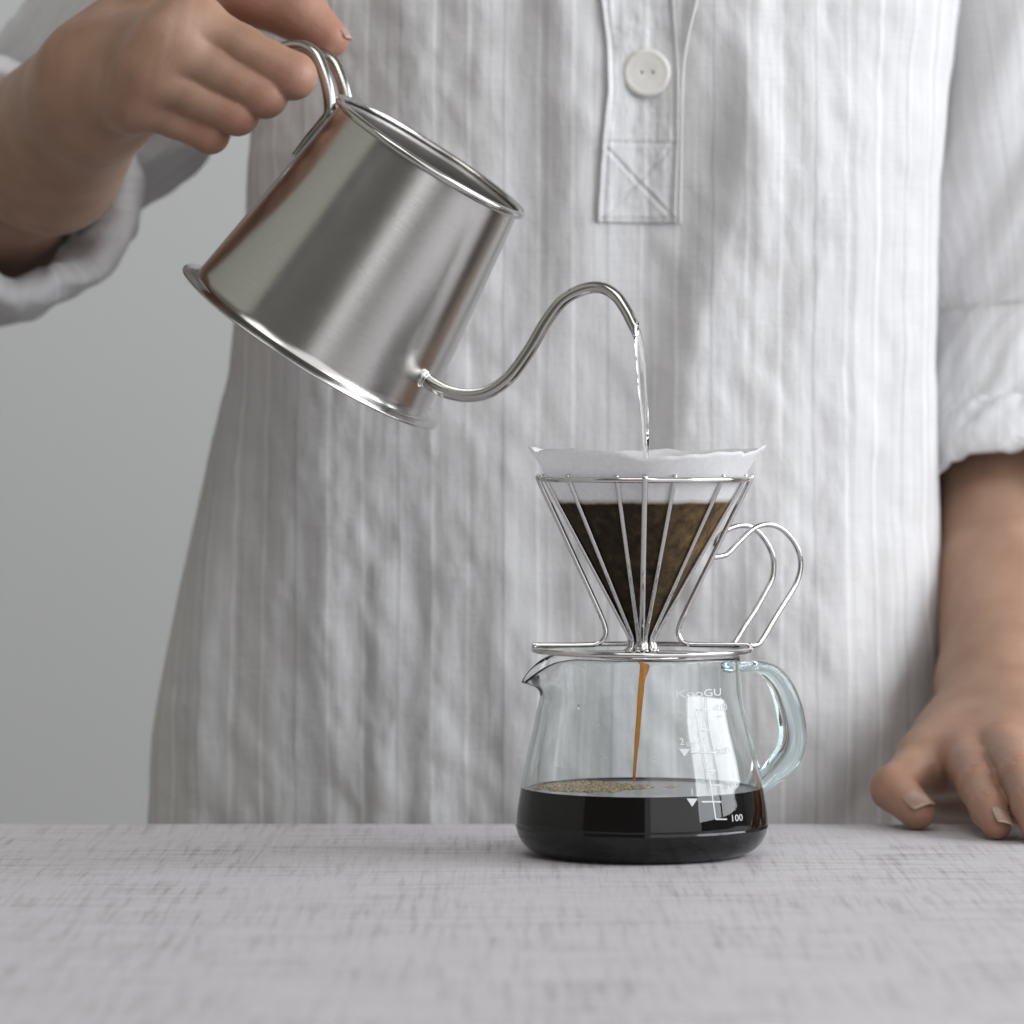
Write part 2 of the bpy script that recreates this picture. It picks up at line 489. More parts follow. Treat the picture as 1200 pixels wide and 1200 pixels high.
# golden brown patches in the soaked paper, stronger towards the right
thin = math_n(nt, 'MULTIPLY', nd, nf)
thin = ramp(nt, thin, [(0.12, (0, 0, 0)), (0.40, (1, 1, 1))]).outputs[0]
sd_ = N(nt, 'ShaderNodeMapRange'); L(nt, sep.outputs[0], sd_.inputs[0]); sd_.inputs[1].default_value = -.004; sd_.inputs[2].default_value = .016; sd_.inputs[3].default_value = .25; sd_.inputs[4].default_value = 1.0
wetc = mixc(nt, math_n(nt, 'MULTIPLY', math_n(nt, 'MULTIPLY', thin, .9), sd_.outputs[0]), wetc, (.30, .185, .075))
dry = ramp(nt, noise(nt, tc, 600, 4), [(0.3, (.80, .80, .81)), (0.7, (.87, .87, .88))]).outputs[0]
dr_n = noise(nt, mapping(nt, tc, (1, 1, .06)), 330, 3, .6)
up2 = N(nt, 'ShaderNodeMapRange'); L(nt, zz, up2.inputs[0]); up2.inputs[1].default_value = Z_WET; up2.inputs[2].default_value = Z_WET + .0085; up2.inputs[3].default_value = 1; up2.inputs[4].default_value = 0
drip = math_n(nt, 'MULTIPLY', ramp(nt, dr_n, [(0.64, (0, 0, 0)), (0.72, (1, 1, 1))]).outputs[0], up2.outputs[0])
dry2 = mixc(nt, math_n(nt, 'MULTIPLY', drip, .7), dry, (.50, .36, .20))
edge = mixc(nt, mr2.outputs[0], (.30, .20, .11), dry2)
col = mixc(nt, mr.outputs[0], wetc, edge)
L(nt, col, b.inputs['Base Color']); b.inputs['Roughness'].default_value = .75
L(nt, bump(nt, nf, .2, .0005), b.inputs['Normal'])
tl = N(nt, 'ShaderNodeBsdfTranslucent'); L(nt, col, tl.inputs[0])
mx = N(nt, 'ShaderNodeMixShader'); mx.inputs[0].default_value = .42
L(nt, b.outputs[0], mx.inputs[1]); L(nt, tl.outputs[0], mx.inputs[2])
L(nt, mx.outputs[0], nt.nodes['Material Output'].inputs['Surface'])

m_print, nt, b = mat('white_print'); b.inputs['Base Color'].default_value = (.54, .55, .56, 1); b.inputs['Roughness'].default_value = .5; b.inputs['Alpha'].default_value = 1

# ------------------------------------------------------------------ the setting
def box(x0, x1, y0, y1, z0, z1):
    V = [(x, y, z) for x in (x0, x1) for y in (y0, y1) for z in (z0, z1)]
    return V, [(0, 1, 3, 2), (4, 6, 7, 5), (0, 4, 5, 1), (2, 3, 7, 6), (0, 2, 6, 4), (1, 5, 7, 3)]
V, Fc = box(-3.2, 3.2, 1.15, 1.25, -.80, 2.2)
o = mesh('wall', V, Fc, m_wall, smooth=False); o['kind'] = 'structure'
V, Fc = box(-1.65, -1.5, -1.0, 1.149, -.799, 2.2)
o = mesh('wall', V, Fc, m_wall_side, smooth=False); o['kind'] = 'structure'
V, Fc = box(-4.5, 4.5, -6.5, 1.149, -.85, -.80)
o = mesh('floor', V, Fc, m_floor, smooth=False); o['kind'] = 'structure'
V, Fc = box(-1.1, 1.1, -.66, .130, -.028, 0)
tb = mesh('table', V, Fc, m_table, smooth=False)
bv = tb.modifiers.new('bevel', 'BEVEL'); bv.width = .0025; bv.segments = 3
thing(tb, 'pale grey tabletop with a mottled woven linen pattern', 'table')

# ------------------------------------------------------------------ glass server
SP = [(r * PX, z * PX) for r, z in [(0, 0.2), (60, 0.2), (104, .2), (118, 1.2), (129, 5), (138, 12), (144, 21), (147, 30), (148.1, 33.5), (147.3, 36.5), (147.2, 40),
      (146.2, 52), (143, 72), (139.2, 95), (134.5, 118), (129.5, 138), (124.5, 156), (120.3, 172), (117.8, 186), (116.6, 200), (116, 215), (116, 227), (115.6, 231), (114, 233)]]
TH = 5.4
SI = [(r * PX, z * PX) for r, z in [(111.5, 232.3), (110.6, 229), (110.6, 215), (111.2, 200), (112.4, 186), (115, 172), (119.2, 156), (124.2, 138), (129.2, 118), (133.9, 95),
      (137.7, 72), (140.8, 52), (141.4, 40), (140.5, 30), (136, 20), (128, 13), (116, 9), (60, 8), (0, 8)]]
def smooth_prof(P, n=5):
    return catmull(np.array(P), n)
outer = smooth_prof(SP[3:], 4)
outer_f = outer[:, ::1]
profile = np.vstack([np.array(SP[:3]), outer, smooth_prof(SI[:-2], 4), np.array(SI[-2:])])
profile[0, 0] = profile[-1, 0] = 1e-5
segs = 160
V, Fc = lathe(profile, segs)
def lip(V):
    V = V.copy()
    az = np.degrees(np.arctan2(V[:, 1], -V[:, 0]))           # 0 = left, where the spout is
    az = np.degrees(np.arctan2(V[:, 1] + 0.0 * V[:, 0], -V[:, 0])) + 8
    w = np.clip(1 - np.abs(az) / 42.0, 0, 1); w = w * w * (3 - 2 * w)
    w2 = np.clip(1 - np.abs(az) / 26.0, 0, 1); w2 = w2 * w2 * (3 - 2 * w2)
    z = V[:, 2] / PX
    t = np.clip((z - 176) / 57.0, 0, 1)
    r = np.hypot(V[:, 0], V[:, 1])
    dr = (w * 9 * t ** 1.2 + w2 * 19 * t ** 3) * PX
    # throat of the spout just below the lip is pinched in a little
    g = np.exp(-((z - 168) / 16.0) ** 2) * w2 * 2.2 * PX
    k = (r + dr + g) / np.maximum(r, 1e-9)
    V[:, 0] *= k; V[:, 1] *= k
    V[:, 2] -= w * (t ** 1.5) * 31 * PX * (.35 + .65 * w2)
    return V
V = lip(V)
sv = root('coffee_server', 'clear glass coffee server half full of black coffee standing on the table', 'coffee server')
sbody = mesh('glass_body', V, Fc, m_glass, sv)

def prof_r(z):
    a = np.array(outer); i = np.argsort(a[:, 1]); return np.interp(z, a[i, 1], a[i, 0])
def glass_pt(px, py):
    z = (1001 - py) * PX
    for _ in range(12):
        r = prof_r(z); X = CX
        Y = -r * .7
        for _ in range(6):
            X = CX + (px - 600) * (D + Y) / F; Y = -math.sqrt(max(r * r - X * X, 1e-9))
        z = CZ + (492 - py) * (D + Y) / F
    return math.atan2(X, -Y), z
def on_glass(az, z, off=.00012):
    r = prof_r(z) + off
    return np.array([r * np.sin(az), -r * np.cos(az), z])

# handle: plane through the axis, pointing right and a little away
def hplane(azb):
    return np.array([math.cos(azb), math.sin(azb), 0]), np.array([-math.sin(azb), math.cos(azb), 0])
hd, hn = hplane(math.radians(24))
outp = [(862, 775), (880, 774), (897, 775), (912, 781), (924, 794), (933, 810), (940, 830), (944, 852), (943.5, 872), (937, 890), (924, 904), (907, 919), (893, 930), (884, 934)]
inp = [(862, 788), (877, 787), (888, 789), (896, 797), (902, 808), (907, 822), (911, 840), (913.5, 858), (912, 872), (907, 884), (898, 896), (889, 907), (882, 914), (878, 918)]
cl, th_ = [], []
for (ax, ay), (bx_, by_) in zip(outp, inp):
    A = Wplane(ax, ay, (0, 0, 0), hn); B = Wplane(bx_, by_, (0, 0, 0), hn)
    cl.append((A + B) / 2); th_.append(np.linalg.norm(A - B) / 2)
cl = catmull(cl, 5); th_ = catmull(np.array(th_)[:, None], 5)[:, 0]
wid = np.interp(np.linspace(0, 1, len(cl)), [0, .1, .3, .55, .8, 1], [.0066, .0048, .0040, .0042, .0044, .0064])
V, Fc = tube(cl, wid, 28, rad2=th_, up=hn)
mesh('handle', V, Fc, m_glass2, sv)

# printed scale, wrapped on the glass
PR = []
def text_geo(s, size):
    cu = bpy.data.curves.new('t', 'FONT'); cu.body = s; cu.size = size; cu.align_x = 'LEFT'; cu.resolution_u = 3
    ob = bpy.data.objects.new('t', cu); sc.collection.objects.link(ob)
    dg = bpy.context.evaluated_depsgraph_get(); dg.update()
    me = bpy.data.meshes.new_from_object(ob.evaluated_get(dg))
    v = np.array([tuple(p.co) for p in me.vertices]); f = [tuple(p.vertices) for p in me.polygons]
    bpy.data.objects.remove(ob); bpy.data.curves.remove(cu); bpy.data.meshes.remove(me)
    return v, f
def put_text(s, px, py, hpx, stretch=1.0, lean=0.0):
    v, f = text_geo(s, hpx * PX / .72)
    az, z = glass_pt(px, py + hpx / 2)
    r = prof_r(z)
    out = [on_glass(az + (p[0] * stretch / math.cos(az) ) / r, z + p[1]) for p in v]
    PR.append((out, f))
def put_line(p0, p1, w):
    n = 24
    a0 = glass_pt(*p0); a1 = glass_pt(*p1)
    d = np.array([(p1[0] - p0[0]), (p1[1] - p0[1])], float); d /= np.linalg.norm(d)
    nx, ny = -d[1] * w / 2, d[0] * w / 2
    vs = []
    for i in range(n + 1):
        t = i / n; x = p0[0] + (p1[0] - p0[0]) * t; y = p0[1] + (p1[1] - p0[1]) * t
        vs.append(on_glass(*glass_pt(x + nx, y + ny))); vs.append(on_glass(*glass_pt(x - nx, y - ny)))
    PR.append((vs, [(2 * i, 2 * i + 2, 2 * i + 3, 2 * i + 1) for i in range(n)]))
def put_tri(px, py, w, h):
    c = [(px - w / 2, py - h / 2), (px + w / 2, py - h / 2), (px, py + h / 2)]
    PR.append(([on_glass(*glass_pt(*q)) for q in c], [(0, 2, 1)]))
put_text('KooGU', 791, 813, 8.5, 1.7)
put_text('400', 839, 829, 7.5); put_text('ml', 842, 839, 4.5)
put_text('300', 842, 880, 7.5)
put_text('200', 851, 920, 7.8)
put_text('100', 856, 959, 7.8)
put_text('2', 796.5, 869, 8); put_text('cup', 804, 871, 6)
put_text('1', 808.5, 928, 7.5)
put_tri(802, 882, 13, 9); put_tri(811, 940.5, 13, 9.5)
ln = [(817.5, 831), (838.7, 960)]
def lx(y): return np.interp(y, [831, 881, 920, 960], [817.5, 825.5, 832.5, 838.7])
for y0, y1 in ((831, 855), (855, 881), (881, 903), (903, 920), (920, 940), (940, 960)):
    put_line((lx(y0), y0), (lx(y1), y1), 1.5)
for y, w in ((831, 12), (855, 9), (903, 9), (920, 12), (960, 13)): put_line((lx(y), y), (lx(y) + w, y), 1.5)
put_line((809.5, 881.5), (838, 881.5), 1.5)
put_line((822, 939.5), (845, 939.5), 1.8)
V, Fc = join(PR)
mesh('printed_scale', V, Fc, m_print, sbody, smooth=False)

# coffee in the server
ZC = 78.5 * PX
SIa = smooth_prof(SI, 4)
ii = np.argsort(SIa[:, 1])
def inner_r(z): return np.interp(z, SIa[ii, 1], SIa[ii, 0])
zs = np.linspace(8.2 * PX, ZC, 44)
cp = [(1e-5, 7.6 * PX), (.02, 7.7 * PX), (.035, 7.8 * PX)] + [(inner_r(z) + .00018, z - .00005) for z in zs[1:]]
rC = inner_r(ZC)
cp += [(rC - .0003, ZC - .0000), (rC - .0008, ZC - .00045), (rC - .0018, ZC - .0008), (rC - .004, ZC - .00095), (.02, ZC - .00095), (1e-5, ZC - .00095)]
V, Fc = lathe(cp, 128)
cf = mesh('brewed_coffee', V, Fc, m_coffee)
m_cside, nt, b = mat('coffee_against_glass')
b.inputs['Base Color'].default_value = (.0022, .0013, .0010, 1); b.inputs['Roughness'].default_value = .2; b.inputs['Specular IOR Level'].default_value = .04
cf.data.materials.append(m_cside)
for p_ in cf.data.polygons:
    if p_.index // 128 < len(zs) + 2: p_.material_index = 1
thing(cf, 'black brewed coffee filling the lower part of the glass server', 'coffee')
rng = random.Random(5)
def uvsphere(c, r, sx=1, sz=.7, nu=7, nv=4):
    v = [(c[0], c[1], c[2] + r * sz)]; f = []
    for j in range(1, nv):
        a = math.pi * .5 * j / (nv - 1) * 1.15
        for i in range(nu):
            t = 2 * math.pi * i / nu
            v.append((c[0] + r * sx * math.sin(a) * math.cos(t), c[1] + r * math.sin(a) * math.sin(t), c[2] + r * sz * math.cos(a)))
    for i in range(nu): f.append((0, 1 + i, 1 + (i + 1) % nu))
    for j in range(nv - 2):
        for i in range(nu):
            a = 1 + j * nu + i; b2 = 1 + j * nu + (i + 1) % nu
            f.append((a, a + nu, b2 + nu, b2))
    return v, f
FP = []
cnt = 0
for _ in range(9000):
    if cnt > 2600: break
    x = rng.uniform(-.049, .049); y = rng.uniform(-.049, .049); rr = math.hypot(x, y)
    if rr > rC - .0006: continue
    n = float(noise2(x * 90, y * 90, 3)); n2 = float(noise2(x * 260, y * 260, 4))
    # raft of bubbles left of the falling stream, an edge string along the front glass
    raft = (((x + .022) / .0245) ** 2 + ((y - .014) / .021) ** 2) < 1 + .5 * n + .25 * n2
    edge = rr > rC - .0019 and y < -.012 and x < .002 and n2 > -.45
    edgel = rr > rC - .003 and x < -.025 and n2 > -.2
    small = (((x - .012) / .005) ** 2 + ((y - .012) / .006) ** 2) < .6 + .6 * n2
    if raft or edge or edgel or small:
        FP.append(uvsphere((x, y, ZC - .00105), rng.uniform(.0003, .0009) ** 1.0 * (1 if raft else .75) * (1.5 if rng.random() < .06 else 1))); cnt += 1
V, Fc = join(FP)
fo = mesh('foam', V, Fc, m_foam, cf); fo['kind'] = 'stuff'

# droplets clinging inside / bubbles: a few beads on the glass
for i, (px, py, rp) in enumerate([(676, 829, 2.6), (682, 783, 1.7), (700, 849, 1.5), (693, 854, 1.1), (703, 888, 1.0), (767, 891, .9), (779, 843, .8)]):
    az, z = glass_pt(px, py); p = on_glass(az, z, 0); q = on_glass(az, z, -.00195)
    v, f = lathe([(1e-6, -1.25 * rp * PX), (.55 * rp * PX, -1.0 * rp * PX), (.9 * rp * PX, -.4 * rp * PX), (.85 * rp * PX, .3 * rp * PX), (.5 * rp * PX, .9 * rp * PX), (1e-6, 1.3 * rp * PX)], 12, center=q)
    dr = mesh('droplet', v, f, m_water, sbody)

# ------------------------------------------------------------------ wire dripper
dp = root('wire_dripper', 'stainless steel wire cone dripper with looped handle on top of the server', 'coffee dripper', (0, 0, 0))
ZR = (1001 - 561) * PX; RR = 124.5 * PX; XR = 3.2 * PX
wr = 3.0 * PX
V, Fc = tube(circle(RR - wr, ZR, 128, XR), wr * 1.15, 14, closed=True)
mesh('top_ring', V, Fc, m_wire, dp)
ZB = (1001 - 761) * PX; RB = 130 * PX
V, Fc = tube(circle(RB - 3 * PX, ZB, 128, 0), 3.3 * PX, 14, closed=True)
mesh('base_ring', V, Fc, m_wire, dp)
V, Fc = tube(circle(51 * PX, (1001 - 769.5) * PX, 80, 1 * PX), 1.9 * PX, 10, closed=True)
mesh('locating_ring', V, Fc, m_wire, dp)
def zpx(y): return (1001 - y) * PX
def rib_path(az, r0, rw):
    """from above the ring down the cone; az from the front, to the right"""
    s, c = math.sin(az), math.cos(az)
    pts = []
    for y, r in ((555.5, r0 + 2.0), (562, r0), (600, None), (640, None), (680, None), (715, None), (738, 19), (748, 14.5), (755, 14.5), (760, 16), (763, 19)):
        if r is None: r = r0 + (19 - r0) * (y - 562) / (738 - 562)
        pts.append((XR * (760 - y) / 200 + r * s * PX, -r * c * PX, zpx(y)))
    return catmull(pts, 5)
for k in range(11):
    az = math.radians(-50 + 360 / 11 * k)
    p = rib_path(az, 116.5, 2.4)
    V, Fc = tube(p, 2.8 * PX, 12)
    mesh('rib', V, Fc, m_wire, dp)
# four stout legs: down outside the cone, then a bend out on to the base ring
def leg_path(az):
    s, c = math.sin(az), math.cos(az)
    pts = [(123.5, 558), (123.8, 563), (104, 604), (83, 648), (62, 692), (48, 722), (43.5, 734), (42.5, 742), (46, 750), (54, 754.5), (70, 755.5), (100, 755.6), (128, 755.6)]
    return catmull([(XR * (760 - y) / 200 + r * s * PX, -r * c * PX, zpx(y)) for r, y in pts], 6)
for a in (-86, 88, 178):
    V, Fc = tube(leg_path(math.radians(a)), 3.1 * PX, 12); mesh('leg', V, Fc, m_wire, dp)
# the front one stands straight, its foot tucked behind the ring
s, c = math.sin(math.radians(-1.5)), math.cos(math.radians(-1.5))
p = catmull([(XR * (760 - y) / 200 + r * s * PX, -r * c * PX, zpx(y)) for r, y in ((125.5, 558.5), (125.5, 564), (84, 640), (44, 712), (24, 744), (20, 752), (22, 757), (30, 760))], 6)
V, Fc = tube(p, 3.4 * PX, 12); mesh('leg', V, Fc, m_wire, dp)
# looped handle, one bent wire with two sides
hd, hn = hplane(math.radians(33))
A = [(836, 653), (845, 651.5), (853, 648.5), (867, 634), (883, 619.5), (899, 614.5), (915, 619), (929, 633), (937, 650), (938, 667), (932, 686), (918.5, 708), (905.5, 729), (894, 748.5), (888, 755), (879, 756.5), (868, 757)]
B = [(838, 640), (842, 630), (853, 620.5), (866, 616), (878.5, 617), (890, 624.5), (901, 640), (906.5, 657), (905.5, 676), (898, 692), (884, 717), (872, 735), (861.5, 752), (853, 756.5), (845, 757)]
for P_, off in ((A, -.0085), (B, .0085)):
    pts = [Wplane(x, y, hn * off + np.array([XR, 0, 0]), hn) for x, y in P_]
    V, Fc = tube(catmull(pts, 5), 3.3 * PX, 12); mesh('handle_wire', V, Fc, m_wire, dp)

# ------------------------------------------------------------------ paper filter and what is in it
segs = 220; rows = 46
ZA = (1001 - 763) * PX
azs = np.arange(segs) * 2 * math.pi / segs
topz = np.zeros(segs)
for i, a in enumerate(azs):
    topz[i] = (1001 - 529) * PX + (3.2 * math.sin(2 * a + 1.2) + 2.2 * math.sin(5 * a + .4) + 2.0 * float(noise2(math.cos(a) * 3 + 9, math.sin(a) * 3, 2))) * PX
    topz[i] += (1.6 * float(noise2(math.cos(a) * 8 + 3, math.sin(a) * 8, 5)) + 3.0 * max(0, float(noise2(math.cos(a) * 5 + 1, math.sin(a) * 5, 8)) - .25)) * PX
    topz[i] += 5 * PX * np.exp(-((a - 2 * math.pi * .99) / .35) ** 2)
VV = []
for layer in (0, 1):
    for j in range(rows + 1):
        t = j / rows
        for i, a in enumerate(azs):
            z = ZA + (topz[i] - ZA) * t
            y = 1001 - z / PX
            r = 2.0 + (763 - y) * .558
            up_ = np.clip((z / PX - 444) / 30, 0, 1)
            r += up_ ** 2 * (2.0 + 3.0 * math.sin(3 * a + .7) + 1.8 * math.sin(7 * a) + 2.4 * float(noise2(math.cos(a) * 5, math.sin(a) * 5, 15)))
            r += t * .9 * math.sin(9 * a + 3 * t) * (1 - .3 * up_)
            r -= layer * .7
            r = max(r, .8)
            VV.append((XR * (760 - y) / 200 + r * PX * math.cos(a), r * PX * math.sin(a), z))
VV = np.array(VV); n0 = (rows + 1) * segs; Fc = []
for layer in (0, 1):
    for j in range(rows):
        for i in range(segs):
            l = (i + 1) % segs; b0 = layer * n0 + j * segs
            q = (b0 + i, b0 + l, b0 + segs + l, b0 + segs + i)
            Fc.append(q if layer == 0 else q[::-1])
for i in range(segs):
    l = (i + 1) % segs; a0 = rows * segs
    Fc.append((a0 + i, a0 + l, n0 + a0 + l, n0 + a0 + i))
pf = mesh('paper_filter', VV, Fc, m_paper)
thing(pf, 'white cone paper filter with wavy rim, soaked dark brown below, in the wire dripper', 'paper filter')
# folded seam strip on the filter
def cone_pt(az, y, off=0):
    r = (2.0 + (763 - y) * .558 + off) * PX
    return np.array([XR * (760 - y) / 200 + r * math.sin(az), -r * math.cos(az), zpx(y)])
vs = []
for i in range(25):
    y = 533 + i * 2.2
    for da in (-.035, .035): vs.append(cone_pt(math.radians(-42) + i * .004 + da, y, .9 + (3.5 * max(0, (545 - y) / 15))))
# coffee slurry held by the filter
rs = (2.0 + (763 - 590) * .558 - 1.6)
cp = []
for y in np.linspace(758, 590, 12): cp.append((max((2 + (763 - y) * .558 - 1.7), .3) * PX, zpx(y)))
for k in (.9, .6, .3, .001): cp.append((rs * k * PX, zpx(590) - .0004))
V, Fc = lathe(cp, 64, center=(XR, 0, 0))
o = mesh('coffee_grounds', V, Fc, m_grounds)
thing(o, 'dark wet coffee grounds filling the paper filter', 'coffee grounds')

# ------------------------------------------------------------------ streams
pp = [(756.5, 768), (757, 773), (756.5, 779), (754.5, 786), (752.5, 796), (751, 810), (749.5, 828), (747.8, 850), (746, 872), (744.5, 892), (743.2, 909), (742.8, 916)]
rd = [5.0, 6.2, 7.2, 6.0, 4.9, 4.3, 4.0, 3.7, 3.3, 2.7, 2.1, 3.0]
P = catmull([W(x, y, 0.0) for x, y in pp], 6); R_ = catmull(np.array(rd)[:, None], 6)[:, 0]
R_ = R_ * (1 + .05 * np.sin(np.arange(len(R_)) * .45) + .02 * np.sin(np.arange(len(R_)) * 1.1))
V, Fc = tube(P, R_ * PX, 20, rad2=R_ * PX * .8)
cs = mesh('coffee_stream', V, Fc, m_stream)
thing(cs, 'thin amber stream of coffee running from the dripper into the server', 'coffee stream')
v, f = lathe([(1e-6, -5.6 * PX), (2.4 * PX, -5.0 * PX), (4.3 * PX, -3.3 * PX), (5.4 * PX, 0), (4.6 * PX, 3 * PX), (2.5 * PX, 5.0 * PX), (1e-6, 5.6 * PX)], 24, center=W(760.5, 774, -.004))
o = mesh('hanging_drop', v, f, m_water)
thing(o, 'round clear drop hanging under the dripper beside the coffee stream', 'water drop')

# ------------------------------------------------------------------ kettle
a_ = np.array([.5365, -.14, .835]); a_ /= np.linalg.norm(a_)
s_ = np.array([.842, 0, -.539]); s_ -= a_ * np.dot(s_, a_); s_ /= np.linalg.norm(s_)
c_ = np.cross(s_, a_)
if c_[1] > 0: c_ = -c_
PHI = math.radians(28)
sp_ = math.cos(PHI) * s_ + math.sin(PHI) * c_
tn_ = np.cross(a_, sp_)          # normal of the plane that holds spout and handle
# depth of the base so that the spout's tip hangs over the dripper's axis
best = None
for Yb in np.linspace(-.02, .14, 161):
    B0 = W(365, 404, Yb); t = Wplane(743, 380, B0, tn_)
    if best is None or abs(t[1]) < best[0]: best = (abs(t[1]), Yb)
Yb = best[1]
KB = W(365, 404, Yb)
KP = (D + Yb) / F
KM = Matrix(((sp_[0], tn_[0], a_[0], KB[0]), (sp_[1], tn_[1], a_[1], KB[1]), (sp_[2], tn_[2], a_[2], KB[2]), (0, 0, 0, 1)))
print('kettle depth', Yb, 'det', KM.to_3x3().determinant())
kt = root('pouring_kettle', 'brushed steel gooseneck kettle tilted in the hand, pouring water', 'kettle', mat=KM)
KH = 262 * KP
rb0, rt0 = 158 * KP, 121.5 * KP
def kp(prof): return [(r * KP, z * KP) for r, z in prof]
wallp = [(158 - (158 - 121.5) * t, 3.0 + (262 - 7.0) * t) for t in np.linspace(0, 1, 24)]
body = kp([(163, 1.6), (160, 2.2)] + wallp)
V, Fc = lathe(body, 144)
kb = mesh('kettle_body', V, Fc, m_kettle, kt, local=True)
inn = kp([(121.5, 259), (120.3, 256)] + [(156.5 - 36.5 * t, 4 + 250 * t) for t in np.linspace(1, 0, 16)] + [(140, 3.2), (.01, 3.2)])
V, Fc = lathe(inn, 128)
mesh('kettle_inside', V, [q[::-1] for q in Fc], m_kettle_in, kt, local=True)
# rolled rim: torus like, with a soft neck
rim = []
for i in range(20):
    t = 2 * math.pi * i / 20; rim.append((124.6 + 4.7 * math.cos(t), 261.5 + 4.9 * math.sin(t)))
V, Fc = lathe(kp(rim), 144, closed_prof=True)
mesh('rim', V, Fc, m_polish, kt, local=True)
# base flange
fl = [(1e-3, -2.2), (150, -2.2), (168, -3.0), (173, -3.6), (174.8, -3.2), (175.3, -2.0), (174.6, -.7), (172, -.2), (166, .6), (161.5, 1.7), (158.8, 4.0), (156, 4.0)]
V, Fc = lathe(kp(fl), 144)
mesh('base_flange', V, Fc, m_polish, kt, local=True)
# spout
spx = [(497, 444), (503, 448), (513, 454), (525, 459.5), (547, 463.5), (572, 459.5), (597, 442), (620, 411), (640, 377), (660, 352), (684, 339), (705, 337.3), (722, 347), (734, 364), (741, 378), (744, 384)]
pts = [Wplane(x, y, KB, tn_) for x, y in spx]
# first point starts inside the wall
pts[0] = pts[0] - sp_ * .004
P = catmull(pts, 7)
R_ = np.interp(np.linspace(0, 1, len(P)), [0, .25, .6, 1], [8.3, 7.9, 7.1, 6.6]) * KP
# slanted open mouth: outer tube plus inner tube
V, Fc = tube(P, R_, 24, cap=False)
n = len(P)
V = V.reshape(n, 24, 3)
dirn = P[-1] - P[-2]; dirn /= np.linalg.norm(dirn)
nrm = V[-1] - P[-1]
rightw = nrm @ np.array([1., 0, .25])
for k in range(24):
    cut = -rightw[k] / abs(rightw).max() * 9 * KP
    V[-1, k] += dirn * (cut + 5 * KP)
    V[-2, k] += dirn * (cut) * .55
    V[-3, k] += dirn * (cut) * .2
Vi = P[-10:, None, :] + (V[-10:] - P[-10:, None, :]) * .86
Vi[-1] = V[-1] * .86 + V[-1].mean(0) * .14
Vall = np.vstack([V.reshape(-1, 3), Vi.reshape(-1, 3)])
Fc = list(Fc)
base = n * 24
for i in range(9):
    for k in range(24):
        l = (k + 1) % 24
        Fc.append((base + i * 24 + k, base + (i + 1) * 24 + k, base + (i + 1) * 24 + l, base + i * 24 + l))
for k in range(24):
    l = (k + 1) % 24; e = (n - 1) * 24; g = base + 9 * 24
    Fc.append((e + k, e + l, g + l, g + k))
so = mesh('spout', Vall, Fc, m_polish, kt)
# collar where the spout meets the wall
d0 = P[14] - P[2]; d0 /= np.linalg.norm(d0)
q = P[5]
rows_ = []
for off, r in ((-4.5, 9.5), (-1.5, 11.2), (0, 11.6), (1.6, 11.2), (2.6, 9.4), (3.2, 8.9), (4.4, 9.3), (5.4, 9.0), (6.2, 7.4)):
    rows_.append((q + d0 * (off - 3) * KP, r * KP))
Vc, Fcc = tube(np.array([a for a, _ in rows_]), np.array([r for _, r in rows_]), 32, cap=False)
mesh('spout_collar', Vc, Fcc, m_polish, so)
# handle: one bent rod with two parallel bars
hp_front = [(347, 183), (354, 173.5), (366, 158), (379, 143), (385.5, 135), (387, 126), (385.5, 109), (380, 86), (371.5, 66), (361, 57), (349, 54), (330, 58), (308, 72), (286, 92), (268, 114), (256, 134)]
sep = 7.6e-3
front = [Wplane(x, y, KB - np.array([0, 1, 0]) * 0 + tn_ * (-sep if tn_[1] > 0 else sep), tn_) for x, y in hp_front]
shift = (tn_ if tn_[1] > 0 else -tn_) * 2 * sep
back = [p + shift for p in front]
end = (front[-1] + back[-1]) / 2 + (front[-1] - front[-2]) * .5
loop = front + [front[-1] * .75 + back[-1] * .25 + (front[-1] - front[-2]) * .4, end * 1.0 , front[-1] * .25 + back[-1] * .75 + (front[-1] - front[-2]) * .4] + back[::-1]
lp = catmull(loop, 7); lr = np.interp(np.minimum(np.arange(len(lp)), len(lp) - 1 - np.arange(len(lp))), [0, 18, 34, 60], [5.6, 6.2, 7.8, 7.8])
V, Fc = tube(lp, lr * KP, 18)
mesh('handle', V, Fc, m_polish, kt)

# water poured from the spout
pp = [(742, 379), (745, 386), (747.5, 396), (749.8, 412), (751.8, 432), (753.4, 455), (755, 480), (756.3, 505), (757, 530), (757.3, 560), (757.5, 592)]
rd = [4.5, 5.2, 4.9, 4.6, 4.4, 4.2, 4.0, 3.8, 3.7, 3.6, 3.6]
P = catmull([W(x, y, .0) for x, y in pp], 10); R_ = catmull(np.array(rd)[:, None], 10)[:, 0]
n = len(P); th = np.arange(20) * 2 * math.pi / 20
V, Fc = tube(P, 1.0, 20, dome=False)
V = np.array(V).reshape(n, 20, 3)
for i in range(n):
    tw = i * .035
    prof_ = R_[i] * (1 + .26 * np.cos(2 * (th - tw)) + .06 * np.cos(3 * th + i * .08) + .035 * math.sin(i * .55) + .02 * math.sin(i * 1.3)) * PX
    V[i] = P[i] + (V[i] - P[i]) * prof_[:, None]
ws = mesh('water_stream', V.reshape(-1, 3), Fc, m_water)
thing(ws, 'thin clear stream of water falling from the spout into the filter', 'water stream')

# ------------------------------------------------------------------ person
pr = root('person', 'person in a white striped linen shirt holding the kettle, other hand resting on the table', 'person', (-.03, .25, 0))

